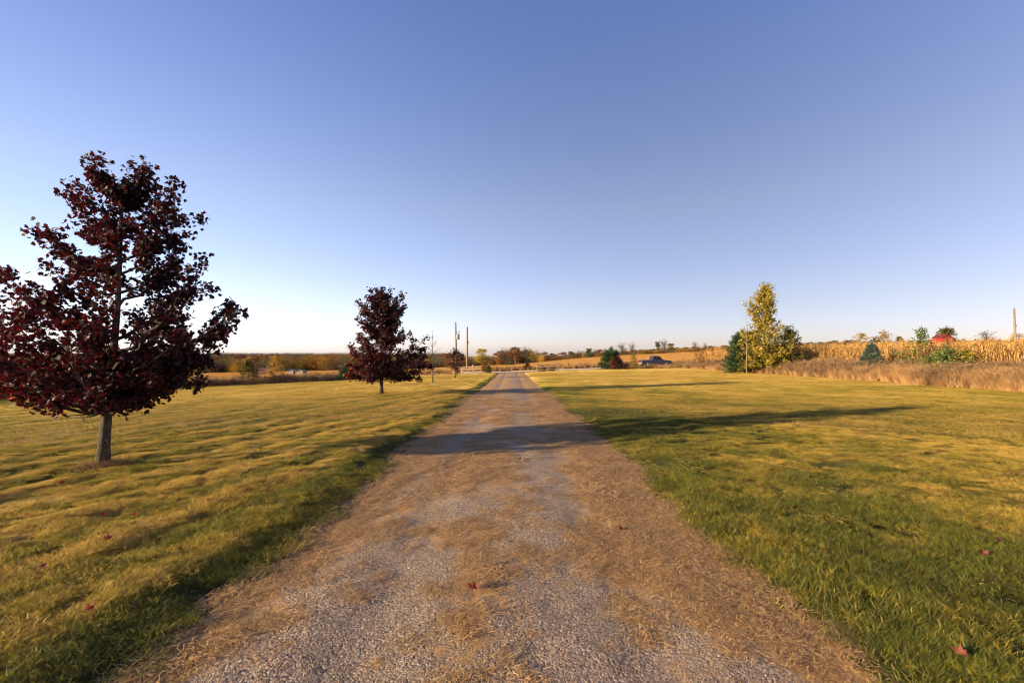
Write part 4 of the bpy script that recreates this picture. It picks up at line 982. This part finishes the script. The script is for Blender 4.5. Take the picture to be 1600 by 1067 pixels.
M_RAIL_LIT = m_simple('lit_rail_mat', (0.36, 0.28, 0.19), .85, 7, .25)  # lighter copy of the rail wood, sunlight put into its colour
def fence(pxs, base, top, label, shr):
    dist = 72.5
    pts = [col_at(p, dist + i * .25) for i, p in enumerate(pxs)]
    x0, y0 = pts[0]; z0 = float(smooth_base(x0, y0)) + .06; root = empty('rail_fence', (x0, y0, z0)); tag(root, label, 'fence', 'rail fences flanking the driveway mouth')
    for i, (x_, y_) in enumerate(pts):
        z = float(smooth_base(x_, y_)) - z0 + .04; h = 1.35 + random.uniform(-.05, .08)
        mb = MB(); mb.box((x_ - x0, y_ - y0, z + h / 2 - .1), (.16, .16, h + .2), random.uniform(-.1, .1), .02); mb.build('post', M_RAIL_LIT if shr else M_RAIL, root)
    for i in range(len(pts) - 1):
        (xa, ya), (xb, yb) = pts[i], pts[i + 1]
        for hz in (.32, .72, 1.12):
            za = float(smooth_base(xa, ya)) - z0 + hz; zb = float(smooth_base(xb, yb)) - z0 + hz
            mb = MB(); a = Vector((xa - x0 - .05, ya - y0 - .09, za + random.uniform(-.02, .02))); b = Vector((xb - x0 + .05, yb - y0 - .09, zb + random.uniform(-.02, .02)))
            mb.tube([a, a.lerp(b, .5) - Vector((0, 0, .02)), b], [.075, .08, .07], 6); mb.build('rail', M_RAIL_LIT if shr else M_RAIL, root)
random.seed(5)
fence((721, 738.5, 756), 583, 571, 'weathered rail fence left of the driveway mouth, sunlight painted into its colour', 1)
fence((839, 856, 873), 580, 570, 'dark brown rail fence right of the driveway mouth', 0)
def small_bush(px, dist, h, w, mat, label, sd):
    xg, yg = col_at(px, dist)
    maple('bush', label, on(xg, yg), h, tips_from([(.15, w * .8, w * .8), (.6, w, w), (1, w * .4, w * .4)], h, 16, sd), .03, .13, mat, OV, 8, sd, subs=(3, 4), twigs=(2, 3), lit_left=False, cat='bush')
small_bush(763, 72, 1.1, .55, M_OLIVE, 'rounded grey green bush at the right end of the left fence', 81)
small_bush(755.5, 73, 1.75, .16, M_RUSSET, 'narrow rusty plant rising above the left fence end post', 82)
small_bush(824, 86.5, 1.3, .6, M_MAPLE, 'dark squat bush across the road from the driveway mouth', 83)
small_bush(848, 73.6, .75, .8, M_WEED2, 'dark brown brush growing behind the right rail fence', 84)
small_bush(863, 73.8, .7, .8, M_WEED2, 'low purple brown brush at the far end of the right rail fence', 85)

# pickup truck on the road behind the weeds, facing right
def pickup():
    xg = (1023 - 800) / F * 84; yg = road_c(xg) + .8; xg = (1023 - 800) / F * yg
    root = empty('pickup_truck', (xg, yg, float(smooth_base(xg, yg)) + .05), math.atan(ROAD_SLOPE)); tag(root, 'dark blue pickup truck passing on the road behind the weeds', 'pickup truck')
    S_ = 1.0
    body = [(-2.75, .55), (-2.8, .95), (-2.75, 1.12), (-.75, 1.12), (-.7, 1.14), (.95, 1.14), (1.4, 1.12), (2.55, 1.02), (2.78, .9), (2.82, .5), (2.3, .42), (-2.5, .42)]
    mb = MB(); mb.prism(body, -.95, .95); b = mb.build('body', M_CAR, root)
    cab = [(-.72, 1.13), (-.62, 1.78), (-.5, 1.86), (.5, 1.86), (.62, 1.8), (1.25, 1.13)]
    mb = MB(); mb.prism(cab, -.82, .82); mb.build('cab', M_CAR, root)
    for sg in (-1, 1):
        mb = MB(); mb.prism([(-.55, 1.2), (-.5, 1.72), (0.0, 1.76), (0.0, 1.2)], sg * .825 - .006, sg * .825 + .006); mb.build('side_window', M_GLASS, root)
        mb = MB(); mb.prism([(.08, 1.2), (.08, 1.76), (.5, 1.74), (1.02, 1.2)], sg * .825 - .006, sg * .825 + .006); mb.build('side_window', M_GLASS, root)
        for xw in (-1.75, 1.75):
            t = MB(); t.tube([(xw, sg * .96, .38), (xw, sg * .72, .38)], [.38, .38], 20); w = t.build('wheel', M_TYRE, root)
            t = MB(); t.tube([(xw, sg * .975, .38), (xw, sg * .94, .38)], [.21, .21], 12); t.build('rim', M_METAL, w)
        t = MB(); t.box((2.76, sg * .7, .86), (.14, .36, .16)); t.build('headlight', M_WHITE, root)
        t = MB(); t.box((-2.79, sg * .82, .92), (.06, .18, .3)); t.build('tail_light', M_LAMP, root)
        t = MB(); t.box((.95, sg * .98, 1.26), (.12, .16, .18)); t.build('side_mirror', M_CAR, root)
    mb = MB(); V = [(.66, -.74, 1.76), (.66, .74, 1.76), (1.24, .76, 1.17), (1.24, -.76, 1.17)]; V = [(p + .022, q, r + .014) for p, q, r in V] + [(p + .008, q, r + .004) for p, q, r in V]
    mb.add(V, (), [(0, 1, 2, 3), (7, 6, 5, 4), (0, 3, 7, 4), (1, 5, 6, 2), (0, 4, 5, 1), (3, 2, 6, 7)]); mb.build('windshield', M_GLASS, root)
    mb = MB(); mb.box((2.83, 0, .55), (.1, 1.8, .2), 0, .03); mb.box((-2.84, 0, .55), (.1, 1.8, .18), 0, .03); mb.build('bumper', M_METAL, root)
pickup()

def barn(name, px, dist, w, d, eave, ridge, wall, roofm, label, rz=0, door=True, sunk=0.0, group=None):
    x_, y_ = col_at(px, dist); root = empty(name, (x_, y_, float(smooth_base(x_, y_)) + sunk), rz); tag(root, label, 'barn' if 'barn' in name else 'shed', group)
    mb = MB(); mb.prism([(-w / 2, -.5), (-w / 2, eave), (0, ridge), (w / 2, eave), (w / 2, -.5)], 0, d); mb.build('wall', wall, root)
    for sg in (-1, 1):
        r = MB(); t = .16; ox = .35
        sl = (ridge - eave) / (w / 2)
        r.prism([(0.01 * sg, ridge + .02), (sg * (w / 2 + ox), eave - sl * ox + .02), (sg * (w / 2 + ox), eave - sl * ox + t), (0.01 * sg, ridge + t + .02)], -.35, d + .35); r.build('roof_slope', roofm, root)
    if door:
        m_ = MB(); m_.box((0, -.03, eave * .42), (w * .3, .06, eave * .84)); m_.build('door', M_WHITE if wall is M_RED and False else M_DRED, root)
        m_ = MB(); m_.box((0, -.03, eave * 1.08), (w * .12, .06, w * .12)); m_.build('loft_window', M_GLASS, root)
xb, yb = col_at(1479, 222); 
barn('barn', 1481, 222, 4.8, 5.5, hgt(527.5, 222) - float(smooth_base(xb, yb)), hgt(523, 222) - float(smooth_base(xb, yb)), M_RED, M_DRED2, 'small bright red gabled barn on the right skyline above the corn')
for px, w_, h_, r_, wm, rm, nm, lb in ((411, 5.5, 1.9, 2.6, M_DRED, M_ROOF, 'shed', 'dark red shed with pale roof at the foot of the left wood'), (454, 2.4, 1.4, 2.0, M_SHED, M_ROOF, 'shed', 'small white shed left of its neighbour before the left wood'), (468, 3.0, 1.2, 1.7, M_SHED, M_ROOF, 'shed', 'longer low white shed between the saplings and the second maple')):
    barn(nm, px, 186, w_, 4, h_, r_, wm, rm, lb, .05, False)

# ------------------------------------------------------------------ small things near the camera
def leaf_thing(px, py, size, label, curl=.5, group=None, up=.0, seed=0):
    x_, y_ = pix(px, py); g = np.random.default_rng(seed)
    eL, eR = drive_edges(np.array([y_])); ond = eL[0] < x_ < eR[0]
    z = float(drive_z(np.array([x_]), np.array([y_]))[0]) if ond else gz(x_, y_)
    S_ = ML; k = len(S_); a = g.random() * 6.28
    # outline ring, a half way ring and the centre, curled up at the lobes
    ring = S_ - [0, .2]; half = ring * .5; V = []
    for q in (ring, half):
        for p in q:
            r = math.hypot(*p); V.append((p[0] * math.cos(a) - p[1] * math.sin(a), p[0] * math.sin(a) + p[1] * math.cos(a), curl * r * r * 1.6 * (1 + .5 * math.sin(3 * math.atan2(p[1], p[0]) + a)) + g.normal(0, .05)))
    V.append((0, 0, .02)); V = np.array(V) * size; c_ = math.cos(up)
    f4 = [(i, (i + 1) % k, k + (i + 1) % k, k + i) for i in range(k)]; f3 = [(k + i, k + (i + 1) % k, 2 * k) for i in range(k)]
    me = mesh_np('fallen_leaf', V, [np.array(f3), np.array(f4)], [M_FALL], None, True)
    o = link('fallen_leaf', me, None, (x_, y_, z + (.015 if ond else .05)), (up * math.cos(a), up * math.sin(a), 0))
    return tag(o, label, 'leaf', group)
leaf_thing(740, 944, .085, 'crumpled bright red leaf lying alone on the middle of the driveway', 1.1, seed=1)
leaf_thing(970, 841, .07, 'dark curled leaf on the straw beside the gravel right of centre', .9, seed=2)
leaf_thing(1560, 853, .058, 'red leaf in the green grass near the right frame edge', .6, up=.6, seed=3)
leaf_thing(1537, 874, .062, 'red leaf in the grass, nearer one of the right hand pair', .7, up=.7, seed=4)
leaf_thing(1502, 1034, .062, 'large brown red leaf sunk in the lush grass at bottom right', .8, up=.9, seed=5)
leaf_thing(1038, 749, .07, 'dark leaf at the right grass edge just past the gravel', .5, up=.3, seed=6)
leaf_thing(812, 727, .07, 'tiny dark curled leaf on the gravel before the tree shadow', .9, seed=7)
leaf_thing(843, 664, .08, 'tiny dark leaf on the driveway behind the tree shadow', .9, seed=8)
random.seed(77)
for i, (px, py) in enumerate([(67, 897), (42, 812), (140, 963), (168, 850), (325, 788), (382, 700), (262, 760), (210, 812), (160, 812), (540, 700), (575, 676), (430, 775), (470, 742), (1265, 728), (1580, 745), (1195, 775), (95, 760)]):
    leaf_thing(px, py, random.uniform(.045, .068), ('dark fallen maple leaf lying in the grass of the left lawn' if px < 800 else 'dark fallen maple leaf lying in the grass of the right lawn'), .4, 'fallen leaves scattered over the lawns', random.uniform(.3, .9), 900 + i)

def base_tuft(x, y, w, n_, label, sd):
    s = blades(n_, w, .21, .006, .5, .7, sd, M_WEED2, 'grass_clump', circ=True, segs=3)
    o = link('grass_clump', s.data, None, (x, y, gz(x, y) - .01)); bpy.data.objects.remove(s)
    tag(o, label, 'grass', kind='stuff')
base_tuft(x1 + .13, y1 - .02, .42, 520, 'dry unmown grass ring round the big maple trunk', 951)
base_tuft(x1 - .08, y1 - .08, .55, 520, 'dead grass and leaves left of the big maple trunk', 952)
base_tuft(x2, y2, .7, 240, 'dry grass at the foot of the second maple', 953)
base_tuft(x3 + .2, y3, .6, 200, 'dry grass at the foot of the bare young tree', 954)
print('tris', sum(len(m.loop_triangles) or len(m.polygons) * 2 for m in bpy.data.meshes))
